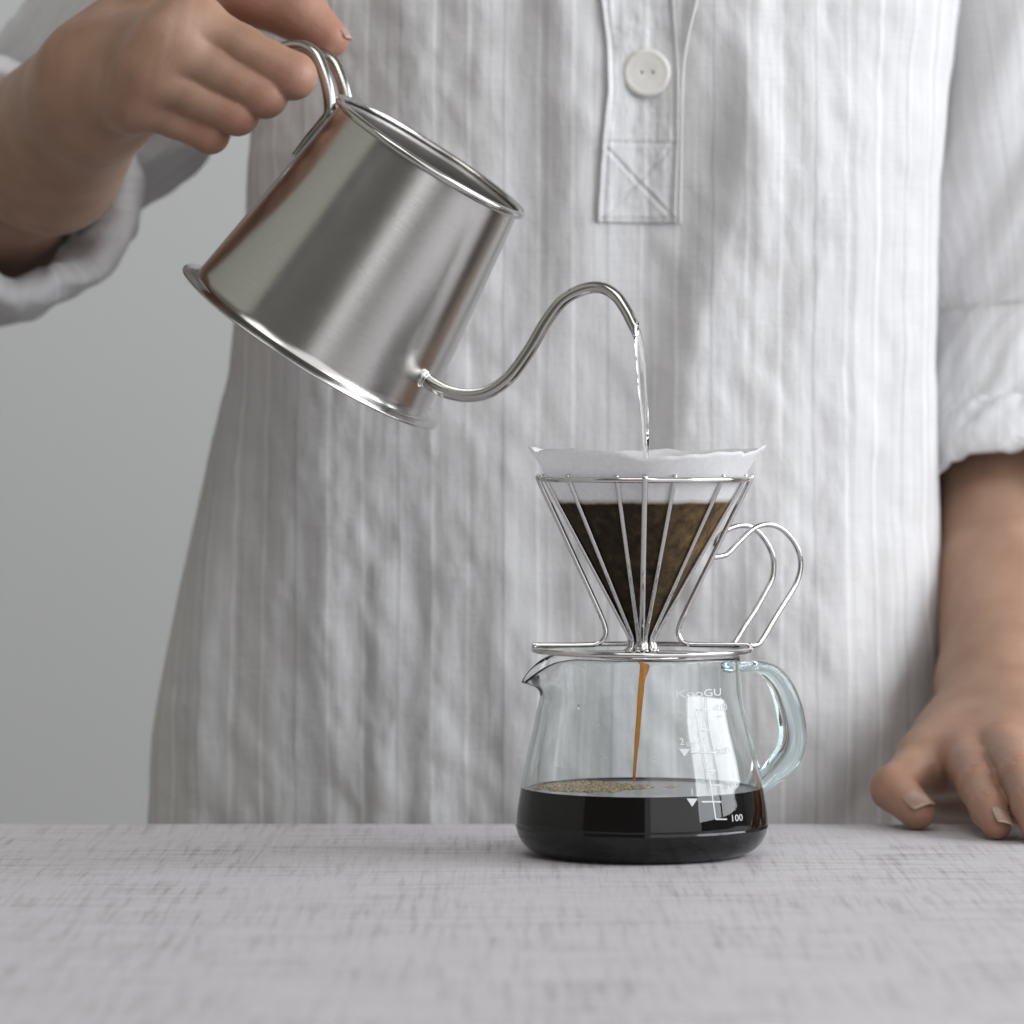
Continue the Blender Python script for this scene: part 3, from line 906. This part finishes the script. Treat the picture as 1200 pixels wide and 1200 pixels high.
class Cap:
    def __init__(s, a, b, ra, rb): s.a, s.b, s.ra, s.rb = np.asarray(a, float), np.asarray(b, float), ra, rb
    def d(s, p):
        ba = s.b - s.a; h = np.clip(((p - s.a) @ ba) / max(ba @ ba, 1e-12), 0, 1)
        q = p - s.a - h[:, None] * ba
        return np.sqrt(np.einsum('ij,ij->i', q, q)) - (s.ra + (s.rb - s.ra) * h)
def smin(a, b, k):
    h = np.maximum(k - np.abs(a - b), 0) / k
    return np.minimum(a, b) - h * h * k * .25
def chain(pts, rads): return [Cap(pts[i], pts[i + 1], rads[i], rads[i + 1]) for i in range(len(pts) - 1)]

# pouring hand (her right): back of the hand towards the camera
H1 = dict(
    palm=[], fingers=[])
wrist = W(112, 94, .118)
mcp = [W(224, 26, .070), W(198, 53, .065), W(176, 88, .068), W(162, 122, .078)]
pip = [W(343, 89, .066), W(310, 111.5, .067), W(278, 133.5, .070), W(246, 157.5, .077)]
dip = [W(330, 86, .092), W(300, 106, .092), W(270, 128, .094), W(238, 152, .097)]
tip = [W(296, 70, .104), W(268, 92, .103), W(240, 116, .103), W(212, 138, .105)]
fr = [(.0112, .0097, .0084, .0070), (.0108, .0094, .0083, .0070), (.0102, .0088, .0078, .0067), (.0094, .0079, .0070, .0060)]
g1 = [Cap(wrist + np.array([.004, .004, .006]), mcp[0] + np.array([-.002, .006, 0]), .020, .0105),
      Cap(wrist + np.array([.002, .000, .002]), mcp[1] + np.array([-.002, .006, 0]), .021, .0115),
      Cap(wrist + np.array([0, .002, -.006]), mcp[2] + np.array([-.002, .006, 0]), .020, .0110),
      Cap(wrist + np.array([-.002, .006, -.012]), mcp[3] + np.array([-.002, .006, 0]), .019, .0105),
      Cap(wrist + np.array([.02, .018, -.004]), W(205, 100, .098), .016, .014),
      Cap(wrist, W(-32, 250, .335), .0245, .042)]
g1 += [Cap(mcp[i] + np.array([-.0015, -.0012, .0012]), mcp[i] + np.array([.001, -.0010, .0006]), fr[i][0] + .0004, fr[i][0] - .0002) for i in range(4)]
g1b = [Cap(wrist + np.array([0, .006, -.010]), W(60, 190, .21), .022, .033),
       Cap(W(-32, 250, .335), W(130, 95, .32), .040, .036), Cap(W(130, 95, .32), W(265, -60, .305), .036, .040), Cap(W(265, -60, .305), W(345, -300, .30), .040, .048)]
th1 = chain([W(150, 40, .128), W(262, -18, .118), W(349, 14, .108), W(387, 45, .103)], [.018, .0135, .0122, .0082])
fing1 = [chain([mcp[i], (mcp[i] * .5 + pip[i] * .5) + np.array([0, -.0006, .0002]), pip[i], dip[i], tip[i]],
               [fr[i][0], (fr[i][0] + fr[i][1]) / 2 - .0009, fr[i][1], fr[i][2], fr[i][3]]) for i in range(4)]
# resting hand (her left): fingertips on the table, pointing to the camera
wrist2 = W(1172, 812, .205)
mcp2 = [W(1133, 888, .130), W(1176, 880, .122), W(1214, 884, .126), W(1250, 896, .138)]
pip2 = [W(1147, 921, .090), W(1196, 912, .078), W(1240, 917, .083), W(1282, 926, .102)]
dip2 = [W(1160, 949, .069), W(1208, 945, .055), W(1252, 947, .062), W(1291, 948, .086)]
tip2 = [W(1168, 968, .058), W(1214, 968, .045), W(1257, 966, .052), W(1295, 962, .078)]
fr2 = [(.0112, .0088, .0079, .0062), (.0112, .0088, .0079, .0062), (.0105, .0083, .0074, .006), (.0098, .0073, .0066, .0055)]
for i in range(4):
    tip2[i][2] = fr2[i][3] + .0001
    dip2[i][2] = max(dip2[i][2], fr2[i][2] + .0022)
th2 = chain([W(1140, 848, .178), W(1086, 893, .142), W(1047, 924, .116), W(1075, 955, .100)], [.0165, .0120, .0094, .0078])
th2[2].b[2] = .0080
g2 = [Cap(wrist2 + np.array([-.006, 0, 0]), mcp2[0] + np.array([0, .004, -.001]), .0195, .0115),
      Cap(wrist2 + np.array([0, 0, .002]), mcp2[1] + np.array([0, .004, -.001]), .022, .0118),
      Cap(wrist2 + np.array([.006, 0, 0]), mcp2[2] + np.array([0, .004, -.001]), .022, .0114),
      Cap(wrist2 + np.array([.012, 0, -.002]), mcp2[3] + np.array([0, .004, -.001]), .019, .0108),
      Cap(W(1128, 872, .175), W(1168, 902, .150), .017, .015), Cap(W(1116, 930, .186), W(1215, 932, .182), .017, .017), Cap(W(1116, 898, .168), W(1215, 900, .166), .0215, .0215), Cap(W(1088, 893, .146), W(1130, 891, .136), .0105, .0105), Cap(W(1150, 890, .185), W(1215, 905, .165), .020, .020),
      Cap(wrist2 + np.array([0, 0, .004]), W(1178, 690, .265), .0265, .0315),
      Cap(W(1178, 690, .265), W(1200, 330, .365), .0320, .0390),
      Cap(W(1200, 330, .365), W(1185, 0, .325), .039, .040), Cap(W(1185, 0, .325), W(1120, -300, .30), .040, .048)]
fing2 = [chain([mcp2[i], (mcp2[i] + pip2[i]) / 2 + np.array([0, 0, .0008]), pip2[i], dip2[i], tip2[i]],
               [fr2[i][0], (fr2[i][0] + fr2[i][1]) / 2 - .0002, fr2[i][1], fr2[i][2], fr2[i][3]]) for i in range(4)]
tor = [Cap((-.10, .31, .50), (.07, .31, .50), .055, .055), Cap((-.085, .31, .46), (-.085, .31, .02), .07, .08), Cap((.045, .31, .46), (.045, .31, .02), .07, .075),
       Cap((-.015, .31, .5), (-.015, .31, .05), .09, .10)]
def chain_d(ch, p, k=.003):
    d = ch[0].d(p)
    for c in ch[1:]: d = smin(d, c.d(p), k)
    return d
# knuckle creases, carved
cr = []
for i in range(4):
    for J, A_, B_, r_ in ((pip2[i], mcp2[i], dip2[i], fr2[i][1]), (dip2[i], pip2[i], tip2[i], fr2[i][2])):
        t = (B_ - A_) / np.linalg.norm(B_ - A_)
        up_ = np.array([0, -.35, 1.0]); up_ -= t * (up_ @ t); up_ /= np.linalg.norm(up_); sd = np.cross(t, up_)
        for o_ in (-.0016, .0004, .0022):
            cr.append(Cap(J + up_ * r_ + t * o_ - sd * r_ * .55 - up_ * .0006, J + up_ * r_ + t * o_ + sd * r_ * .55 - up_ * .0006, .0003, .0003))
crL = []
for i in range(4):
    t = (pip[i] - mcp[i]) / np.linalg.norm(pip[i] - mcp[i]); nn = np.array([.1, -1, .25]); nn -= t * (nn @ t); nn /= np.linalg.norm(nn); sd = np.cross(t, nn)
    for o_, a0, a1 in ((-.0030, -.5, .45), (-.0012, -.6, .6), (.0008, -.55, .5), (.0028, -.4, .55)):
        P0 = pip[i] + t * o_ + (nn * math.cos(a0) + sd * math.sin(a0)) * (fr[i][1] - .0003); P1 = pip[i] + t * (o_ + .0003) + nn * (fr[i][1] + .0001); P2 = pip[i] + t * o_ + (nn * math.cos(a1) + sd * math.sin(a1)) * (fr[i][1] - .0003)
        pass
BLOCKS = {}
def body_sdf(p, want=('L', 'R', 'T')):
    out = np.full(len(p), 1.0)
    ml = p[:, 0] < -.02
    for side in (0, 1):
        m = ml if side == 0 else ~ml
        if not m.any(): continue
        q = p[m]
        G, FG, TH_ = (g1 + g1b, fing1, th1) if side == 0 else (g2, fing2, th2)
        d = G[0].d(q)
        for c in G[1:]: d = smin(d, c.d(q), .012)
        # near the hand only
        hc = mcp[1] if side == 0 else mcp2[1]
        near = np.linalg.norm(q - hc, axis=1) < .16
        if near.any():
            qn = q[near]; dn = d[near]
            dp_ = smin(dn, chain_d(TH_[:1], qn), .012)
            res = smin(dp_, chain_d(TH_, qn, .003), .005)
            for f_ in FG:
                df = chain_d(f_, qn, .0025)
                res = smin(res, smin(dp_, df, .005), .0005)
            for c in (cr if side == 1 else crL): res = -smin(-res, c.d(qn), .0008)
            d[near] = res
        for c in tor: d = smin(d, c.d(q), .03)
        out[m] = d
    return out
def surface_nets(f, lo, hi, h, nb=8):
    lo = np.asarray(lo); cnt = np.ceil((np.asarray(hi) - lo) / (h * nb)).astype(int)
    bi = np.stack(np.meshgrid(*[np.arange(c) for c in cnt], indexing='ij'), -1).reshape(-1, 3)
    ctr = lo + (bi + .5) * h * nb
    dv = np.concatenate([f(c) for c in np.array_split(ctr, max(1, len(ctr) // 200000))])
    keep = np.abs(dv) < h * nb * .87 * 1.35 + h
    bi = bi[keep]
    g = np.stack(np.meshgrid(*[np.arange(nb + 1)] * 3, indexing='ij'), -1).reshape(-1, 3)
    vals = []
    for ch_ in np.array_split(bi, max(1, len(bi) // 400)):
        pts_ = lo + (ch_[:, None, :] * nb + g[None]).reshape(-1, 3) * h
        vals.append(f(pts_).reshape(len(ch_), nb + 1, nb + 1, nb + 1))
    vals = np.concatenate(vals)
    dims = cnt * nb + 2
    def gid(c): return (c[..., 0].astype(np.int64) * dims[1] + c[..., 1]) * dims[2] + c[..., 2]
    ins = vals < 0
    n = nb
    corners = [(i, j, k) for i in (0, 1) for j in (0, 1) for k in (0, 1)]
    sumin = sum(ins[:, i:i + n, j:j + n, k:k + n].astype(np.int8) for i, j, k in corners)
    act = (sumin > 0) & (sumin < 8)
    b_, x_, y_, z_ = np.nonzero(act)
    cell = bi[b_] * nb + np.stack([x_, y_, z_], -1)
    cv = np.stack([vals[b_, x_ + i, y_ + j, z_ + k] for i, j, k in corners], -1)
    acc = np.zeros((len(cell), 3)); wn = np.zeros(len(cell))
    co = np.array(corners, float)
    for u in range(8):
        for v in range(u + 1, 8):
            if sum(abs(np.array(corners[u]) - np.array(corners[v]))) != 1: continue
            A_, B_ = cv[:, u], cv[:, v]; m = (A_ < 0) != (B_ < 0)
            t = np.where(m, A_ / np.where(m, A_ - B_, 1), 0)
            acc += m[:, None] * (co[u] + (co[v] - co[u]) * t[:, None]); wn += m
    pos = lo + (cell + acc / wn[:, None]) * h
    ids = gid(cell); order = np.argsort(ids); ids_s = ids[order]
    def look(c):
        k = gid(c); i = np.searchsorted(ids_s, k); i = np.clip(i, 0, len(ids_s) - 1)
        ok = ids_s[i] == k
        return order[i], ok
    quads = []
    for ax in range(3):
        e = [0, 0, 0]; e[ax] = 1
        A_ = ins[b_, x_, y_, z_]; B_ = ins[b_, x_ + e[0], y_ + e[1], z_ + e[2]]
        m = A_ != B_
        c0 = cell[m]; flip = A_[m]
        u, v = (ax + 1) % 3, (ax + 2) % 3
        du = np.zeros(3, int); du[u] = 1; dv_ = np.zeros(3, int); dv_[v] = 1
        i0, k0 = look(c0); i1, k1 = look(c0 - du); i2, k2 = look(c0 - du - dv_); i3, k3 = look(c0 - dv_)
        ok = k0 & k1 & k2 & k3
        q = np.stack([i0, i1, i2, i3], -1)[ok]; fl_ = flip[ok]
        q[~fl_] = q[~fl_][:, ::-1]
        quads.append(q)
    quads = np.vstack(quads)
    for _ in range(2):
        e = h * .35
        g_ = np.stack([f(pos + np.eye(3)[k] * e) - f(pos - np.eye(3)[k] * e) for k in range(3)], -1) / (2 * e)
        d = f(pos); gn = np.maximum((g_ ** 2).sum(1), .2)
        pos = pos - np.clip(d / gn, -h * .6, h * .6)[:, None] * g_
    return pos, quads
pos, quads = surface_nets(body_sdf, (-.34, .02, -.02), (.30, .43, .58), .00125)
bo = mesh('body', pos, quads, m_skin, pr)
# redder skin over the joints and at the tips
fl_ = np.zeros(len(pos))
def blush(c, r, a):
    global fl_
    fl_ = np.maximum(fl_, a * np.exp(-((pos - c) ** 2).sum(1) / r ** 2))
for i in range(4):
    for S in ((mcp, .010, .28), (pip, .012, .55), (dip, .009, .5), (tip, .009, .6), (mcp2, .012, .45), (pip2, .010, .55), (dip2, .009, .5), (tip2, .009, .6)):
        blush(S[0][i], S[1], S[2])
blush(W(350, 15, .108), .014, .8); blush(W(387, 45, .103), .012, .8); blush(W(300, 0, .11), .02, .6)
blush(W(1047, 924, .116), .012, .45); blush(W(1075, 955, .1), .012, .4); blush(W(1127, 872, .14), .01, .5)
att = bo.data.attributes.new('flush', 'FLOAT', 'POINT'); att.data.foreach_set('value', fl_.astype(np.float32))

def nail(c, t, up, rw, ln, wd, tipl=.18, lift=.0003):
    """curved plate: c centre of the finger end's axis, t towards the fingertip, up the nail's normal, rw radius of curvature"""
    t = np.asarray(t, float); t /= np.linalg.norm(t); up = np.asarray(up, float); up = up - t * (up @ t); up /= np.linalg.norm(up)
    sd = np.cross(t, up)
    nu, nv = 15, 15; Vt = []; 
    for layer in (0, 1):
        for j in range(nv):
            v = j / (nv - 1) * 2 - 1
            for i in range(nu):
                u = i / (nu - 1) * 2 - 1
                # rounded outline
                ex = (1 - abs(v) ** 6 * .12) if v > 0 else (1 - abs(v) ** 3 * .35)
                ang = u * math.asin(min(.97, wd / rw)) * ex
                curve = -.0006 * v * v - (.0004 if v < -.8 else 0)
                vv = v + (.16 * (1 - u * u) if v > 0 else -.16 * (1 - u * u)) * abs(v)
                rr = rw + lift + curve - layer * .0005
                Vt.append(c + t * vv * ln + up * rr * math.cos(ang) + sd * rr * math.sin(ang))
    Fc = []
    n0 = nu * nv
    for layer in (0, 1):
        for j in range(nv - 1):
            for i in range(nu - 1):
                a = layer * n0 + j * nu + i; q = (a, a + 1, a + nu + 1, a + nu)
                Fc.append(q[::-1] if layer == 0 else q)
    ring = [i for i in range(nu)] + [j * nu + nu - 1 for j in range(1, nv)] + [n0 - 1 - i for i in range(1, nu)] + [j * nu for j in range(nv - 2, 0, -1)]
    for k in range(len(ring)):
        a, b2 = ring[k], ring[(k + 1) % len(ring)]
        Fc.append((a, b2, b2 + n0, a + n0))
    o = mesh('fingernail', Vt, Fc, m_nail, bo)
    o.data.materials.append(m_nailtip)
    for k, p_ in enumerate(o.data.polygons):
        js = [ (v_ % n0) // nu for v_ in p_.vertices]
        if min(js) >= nv - 2: p_.material_index = 1
    return o
# thumb nail of the pouring hand, seen edge on at the top right
tv = W(387, 45, .103) - W(350, 15, .108)
nail(W(387, 45, .103) + tv * .02, tv - np.array([.55, -.12, .83]) * .24 * np.linalg.norm(tv), (.55, -.12, .83), .0079, .0052, .0046, lift=.0001)
# resting hand
t2 = th2[2].b - th2[2].a
nail(th2[2].b - t2 * 0.02, t2, (.30, -1.0, .55), .0080, .0064, .0058)
for i in range(4):
    t = tip2[i] - dip2[i]
    nail(tip2[i] + t * .10, t, (.45, -.55, .75) if i == 0 else (.15, -.5, .85), fr2[i][3] + .0004, .0062, .0045)

# --- shirt
PS = (D + .18) / F
def fold_field(px, py):
    h = np.zeros_like(px)
    def ridge(path, wl, wr, amp, y0, y1, soft=60):
        nonlocal h
        ys = [p[1] for p in path]; xs = [p[0] for p in path]
        xr = np.interp(py, ys, xs); t = px - xr
        g = np.where(t < 0, np.exp(-(t / wl) ** 2), np.exp(-(t / wr) ** 2))
        h = h + amp * g * sstep(y0 - soft, y0 + soft, py) * (1 - sstep(y1 - soft, y1 + soft, py))
    wx = px + 10 * noise2(px / 90, py / 130, 11) + 4 * noise2(px / 30, py / 40, 12)
    # the long diagonal fold right of the placket
    ridge([(885, 60), (868, 180), (852, 270), (828, 350), (806, 430), (800, 520), (806, 620), (816, 760)], 34, 150, .0125, 100, 720, 90)
    ridge([(840, -60), (866, 60), (880, 160), (880, 320)], 20, 30, .0035, 60, 260, 70)
    ridge([(664, -60), (664, 60), (672, 200), (668, 340), (650, 480)], 30, 60, .0065, -60, 360, 80)
    ridge([(560, -60), (570, 200), (560, 420)], 40, 26, .0040, -60, 330, 80)
    ridge([(470, -60), (500, 150), (520, 300)], 30, 36, .0035, -60, 260, 80)
    ridge([(930, -60), (945, 150), (930, 420), (905, 700)], 26, 34, .0030, 0, 640, 120)
    ridge([(1015, -60), (1010, 200), (985, 500), (980, 900)], 30, 40, .0035, 60, 900, 120)
    ridge([(700, 480), (696, 620), (690, 1000)], 40, 34, .0030, 560, 1100, 120)
    ridge([(578, 420), (590, 640), (596, 1000)], 34, 30, .0030, 560, 1100, 120)
    ridge([(506, 440), (512, 640), (508, 1000)], 24, 30, .0020, 520, 1000, 110)
    ridge([(392, 420), (390, 700), (392, 1000)], 26, 22, .0022, 620, 1100, 110)
    ridge([(330, 400), (318, 700), (322, 1000)], 20, 24, .0014, 560, 1100, 110)
    ridge([(440, 420), (446, 700), (452, 1000)], 22, 22, .0022, 560, 1100, 110)
    ridge([(255, 560), (236, 760), (228, 1000)], 18, 22, .0035, 660, 1100, 110)
    ridge([(900, 640), (905, 780), (915, 1000)], 34, 44, .0048, 740, 1100, 90)
    ridge([(1050, 560), (1040, 760), (1046, 1000)], 26, 34, .0042, 640, 1100, 90)
    h += .0030 * noise2(wx / 95, py / 330, 1) + .0012 * noise2(wx / 42, py / 190, 2)
    h += .00042 * noise2(wx / 20, py / 70, 3) + .00018 * noise2(wx / 10, py / 26, 4)
    # diagonal tugs
    h += .0009 * noise2((px + py * .45) / 38, (py - px * .35) / 120, 6) + .0007 * noise2((px - py * .6) / 34, (py + px * .4) / 90, 7)
    lf = 1 - sstep(430, 700, px)
    h += (.00075 * noise2((px + 6 * noise2(px / 40, py / 40, 22)) / 30, py / 46, 21) + .00035 * noise2(px / 13, py / 24, 23)) * (.55 + .45 * lf)
    # pin seams along the woven stripes
    return h
PYL = [-420, -250, -60, 100, 200, 300, 430, 560, 740, 880, 965, 1250]
LXP = [380, 300, 300, 296, 292, 285, 268, 240, 205, 180, 175, 172]
RXP = [1040, 1120, 1128, 1108, 1098, 1096, 1095, 1097, 1104, 1110, 1112, 1116]
YC = .285
def torso(px_u, py, off=0.0):
    """px_u in -1..1 is an angle across the front, py the photo row"""
    PSs = (D + YC) / F
    xl = CX + (np.interp(py, PYL, LXP) - 600) * PSs; xr_ = CX + (np.interp(py, PYL, RXP) - 600) * PSs
    xc = (xl + xr_) / 2; a = (xr_ - xl) / 2
    z = CZ + (492 - py) * PS
    bdep = np.interp(py, [-420, -250, 0, 300, 700, 1250], [.05, .09, .108, .104, .100, .102])
    th = px_u
    e = .74
    sx = np.sign(np.sin(th)) * np.abs(np.sin(th)) ** e; sy = np.sign(np.cos(th)) * np.abs(np.cos(th)) ** e
    X = xc + a * sx; Y = YC - bdep * sy
    nx = sx / a; ny = -sy / bdep; nl = np.hypot(nx, ny) + 1e-9; nx /= nl; ny /= nl
    dpt = D + Y
    ppx = 600 + (X - CX) * F / np.maximum(dpt, .5)
    h = fold_field(np.clip(ppx + np.where(np.abs(th) > math.pi / 2, 600 * (np.abs(th) - math.pi / 2), 0), -500, 2500), py) 
    side = sstep(.62, 1.0, np.abs(th) / (math.pi / 2))
    h = h * (1 - .55 * side) + off
    return np.stack([X + nx * h, Y + ny * h, z], -1), xc, a
nu, nv = 620, 560
th = np.linspace(-2.1, 2.1, nu)
# even out spacing across the front
th = np.sign(th) * np.abs(th / 2.1) ** 1.0 * 2.1
py = np.linspace(-420, 1250, nv)
TH2, PY2 = np.meshgrid(th, py)
P3, _, _ = torso(TH2, PY2)
flat, _, _ = torso(TH2[::1], PY2)
base_arc = np.cumsum(np.concatenate([np.zeros((nv, 1)), np.hypot(np.diff(P3[:, :, 0], axis=1) * 1.0, .6 * np.diff(P3[:, :, 1], axis=1))], 1), 1)
ic = nu // 2
ua = base_arc - base_arc[:, ic:ic + 1] + (P3[:, ic, 0] )[:, None] * 1.0
# keep the stripes plumb and smooth: filter row to row
k = 41; ker = np.ones(k) / k
pad = np.pad(ua, ((k // 2, k // 2), (0, 0)), mode='edge')
ua = np.apply_along_axis(lambda c: np.convolve(c, ker, 'valid'), 0, pad)
UV = np.stack([ua.ravel() + .0188, (P3[:, :, 2]).ravel()], -1)
idx = np.arange(nu * nv).reshape(nv, nu)
quads = np.stack([idx[:-1, :-1], idx[1:, :-1], idx[1:, 1:], idx[:-1, 1:]], -1).reshape(-1, 4)
shirt = mesh('shirt', P3.reshape(-1, 3), quads, m_shirt, pr, uv=UV)

# sleeves: tubes of cloth with folds
def sleeve(name, pts, rads, folds, seed, cuff_len, cuff_r, uvo, thick=.0085):
    P = catmull(pts, 26); R_ = catmull(np.array(rads)[:, None], 26)[:, 0]
    n = len(P); segs = 190
    V, _ = tube(P, 1.0, segs, cap=False)
    V = V.reshape(n, segs, 3)
    d = V - P[:, None, :]
    s = np.concatenate([[0], np.cumsum(np.linalg.norm(np.diff(P, axis=0), axis=1))])
    a = np.arange(segs) * 2 * math.pi / segs
    ca, sa = np.cos(a), np.sin(a)
    S, A_ = np.meshgrid(s, a, indexing='ij')
    C_, S_ = np.cos(A_), np.sin(A_)
    # periodic noise: sampled on a cylinder unrolled in two directions
    def pn(fa, fs, sd): return noise2(C_ * fa + 7.3, S_ * fa + S * fs, sd) 
    h = .0055 * pn(1.6, 9, seed) + .0035 * pn(2.6, 26, seed + 1) + .0016 * pn(5.0, 60, seed + 2) + .0006 * pn(11, 130, seed + 3)
    endf = sstep(0, .02, S) 
    h = h * (.35 + .65 * sstep(0, .03, s[-1] - S)) * folds
    V = P[:, None, :] + d * (R_[:, None] + h)[:, :, None]
    UVs = np.stack([(A_ * .07 + uvo).ravel(), S.ravel()], -1)
    idx = np.arange(n * segs).reshape(n, segs)
    nx_ = np.roll(idx, -1, 1)
    q = np.stack([idx[:-1], nx_[:-1], nx_[1:], idx[1:]], -1).reshape(-1, 4)
    so_ = mesh(name, V.reshape(-1, 3), q, m_sleeve, shirt, uv=UVs)
    # rolled cuff: a fat flattened ring of folded cloth
    T = P[-1] - P[-6]; T /= np.linalg.norm(T)
    segs2 = 200; a = np.arange(segs2) * 2 * math.pi / segs2
    e1 = d[-1][0] / np.linalg.norm(d[-1][0]); e2 = np.cross(T, e1)
    prof_ = [(.30, -1.0), (.75, -1.02), (1.0, -.9), (1.10, -.6), (1.12, -.2), (1.14, .2), (1.12, .6), (1.04, .88), (.90, 1.0), (.70, .98), (.52, .80), (.42, .4), (.36, -.1)]
    rowsV = []; uvs = []
    for j, (rr, t) in enumerate(prof_):
        wob = .0032 * noise2(np.cos(a) * 2.2 + 3, np.sin(a) * 2.2 + t * .7, seed + 9) + .0020 * noise2(np.cos(a) * 6 + 3, np.sin(a) * 6 + t * 2, seed + 8)
        rad = cuff_r - thick + rr * thick + wob
        tt = t * cuff_len / 2 + .0025 * noise2(np.cos(a) * 1.5, np.sin(a) * 1.5, seed + 7)
        c = P[-1] - T * cuff_len * .35
        rowsV.append(c + T * tt[:, None] + e1 * (np.cos(a) * rad)[:, None] + e2 * (np.sin(a) * rad)[:, None])
        uvs.append(np.stack([a * .06 + uvo + .01, np.full(segs2, j * .008)], -1))
    V = np.array(rowsV)
    # resample smoother
    V2 = catmull(V.reshape(len(prof_), -1), 4).reshape(-1, segs2, 3); U2 = catmull(np.array(uvs).reshape(len(prof_), -1), 4).reshape(-1, segs2, 2)
    jit = noise2(np.arange(V2.shape[0])[:, None] / 3.0 + np.zeros(segs2)[None, :], np.cos(a)[None, :] * 9 + 20, seed + 5) * .0004
    m_ = V2.shape[0]; idx = np.arange(m_ * segs2).reshape(m_, segs2); nx_ = np.roll(idx, -1, 1)
    q = np.stack([idx[:-1], nx_[:-1], nx_[1:], idx[1:]], -1).reshape(-1, 4)
    mesh('cuff', V2.reshape(-1, 3), q, m_sleeve, so_, uv=U2.reshape(-1, 2))
sleeve('sleeve', [W(345, -330, .30), W(265, -70, .305), W(140, 90, .325), W(10, 215, .36), W(-34, 262, .345), W(-14, 244, .305), W(20, 214, .262)],
       [.085, .072, .056, .050, .050, .049, .048], 1.0, 21, .050, .0560, .003, .024)
sleeve('sleeve', [W(1090, -330, .30), W(1150, -60, .315), W(1185, 200, .335), W(1197, 380, .340), W(1192, 500, .312), W(1188, 586, .283)],
       [.078, .068, .060, .055, .049, .045], 1.0, 41, .034, .0465, .012, .010)

# placket patch: lies on the shirt front
def front_pt(px, py, off):
    """point of the shirt's front seen at photo position (px, py)"""
    px = np.asarray(px, float); py = np.asarray(py, float)
    lo = np.full(px.shape, -1.4); hi = np.full(px.shape, 1.4)
    for _ in range(26):
        mid = (lo + hi) / 2; p, _, _ = torso(mid, py, off)
        q = 600 + (p[..., 0] - CX) * F / (D + p[..., 1]); m = q < px
        lo = np.where(m, mid, lo); hi = np.where(m, hi, mid)
    return torso((lo + hi) / 2, py, off)[0]
gx = np.linspace(0, 1, 90); gy = np.linspace(-330, 262, 260)
GX, GY = np.meshgrid(gx, gy)
lx_ = np.interp(GY, [-330, -40, 40, 110, 165, 262], [694, 696, 708, 711, 705, 699]) + 1.2 * noise2(GX * 0, GY / 30, 31)
rx_ = np.interp(GY, [-330, -40, 85, 165, 262], [772, 788, 797, 797, 793])
PXg = lx_ + (rx_ - lx_) * GX
hh = np.full(PXg.shape, .0016)
e = np.minimum(GX, 1 - GX) * 90
hh += .0008 * np.exp(-((e - 3) / 2.6) ** 2) * np.where(GY < 262, 1, 0)
hh -= .0007 * np.exp(-((e - 8) / 2.0) ** 2)
def groove(x0, y0, x1, y1, w=1.8, amp=.0008):
    global hh
    dx, dy = x1 - x0, y1 - y0; Ln = math.hypot(dx, dy); t = np.clip(((PXg - x0) * dx + (GY - y0) * dy) / Ln ** 2, 0, 1)
    dd = np.hypot(PXg - x0 - t * dx, GY - y0 - t * dy); hh = hh - amp * np.exp(-(dd / w) ** 2) + .00025 * np.exp(-((dd - 4) / 2.5) ** 2)
groove(706, 170, 790, 257); groove(790, 170, 706, 257); groove(702, 168, 796, 168); groove(702, 257, 792, 257)
hh += .0003 * noise2(PXg / 9, GY / 14, 33) + .00015 * noise2(PXg / 4, GY / 6, 34)
edge_drop = np.minimum(np.minimum(GX, 1 - GX) * 90 / 2.0, (262 - GY) / 3.0); hh *= np.clip(edge_drop, .0, 1)
# offset is added on top of a smooth copy of the shirt surface
P3p = front_pt(PXg, GY, 0.0)
P3p[..., 1] -= hh + .0006
P3p[..., 2] -= 0
idx = np.arange(PXg.size).reshape(PXg.shape)
q = np.stack([idx[:-1, :-1], idx[1:, :-1], idx[1:, 1:], idx[:-1, 1:]], -1).reshape(-1, 4)
UVp = np.stack([P3p[..., 0].ravel() + .033, P3p[..., 2].ravel()], -1)
pk = mesh('placket', P3p.reshape(-1, 3), q, m_shirt, shirt, uv=UVp)
sm = pk.modifiers.new('thickness', 'SOLIDIFY'); sm.thickness = .0009; sm.offset = -1
# stitched edge that runs up to the neckline
pts = [front_pt(np.array([x]), np.array([y]), .0014)[0] for x, y in ((797, 262), (798, 200), (799, 140), (800, 90), (806, 45), (817, 0), (832, -60), (850, -140))]
V, Fc = tube(catmull(pts, 6), .0006, 8); 
mesh('seam', V, Fc, m_thread, shirt)

# button
bc = front_pt(np.array([757.5]), np.array([86.0]), 0)[0]; bc[1] -= .0038
RBt = 28.5 * (D + bc[1]) / F
nr, na = 40, 96
Vb = []
for j in range(nr + 1):
    t = j / nr
    for i in range(na):
        a = 2 * math.pi * i / na; r_ = t * RBt; x, z = r_ * math.cos(a), r_ * math.sin(a)
        y = -.0016 * math.sqrt(max(0, 1 - max(0, (t - .86) / .14) ** 2)) - .00018 * math.exp(-((t - .84) / .10) ** 2)
        y += .0003 * math.exp(-(t / .35) ** 2)
        for hx in (-.0024, .0024): y += .0016 * math.exp(-(((x - hx) ** 2 + z * z) / (.0007 ** 2)) ** 2)
        Vb.append((bc[0] + x, bc[1] + y, bc[2] + z))
for i in range(na):
    a = 2 * math.pi * i / na; Vb.append((bc[0] + RBt * .96 * math.cos(a), bc[1] + .0016, bc[2] + RBt * .96 * math.sin(a)))
Fb = []
for j in range(nr + 1):
    for i in range(na):
        l = (i + 1) % na; Fb.append((j * na + i, j * na + l, (j + 1) * na + l, (j + 1) * na + i))
mesh('button', Vb, Fb, m_button, shirt)
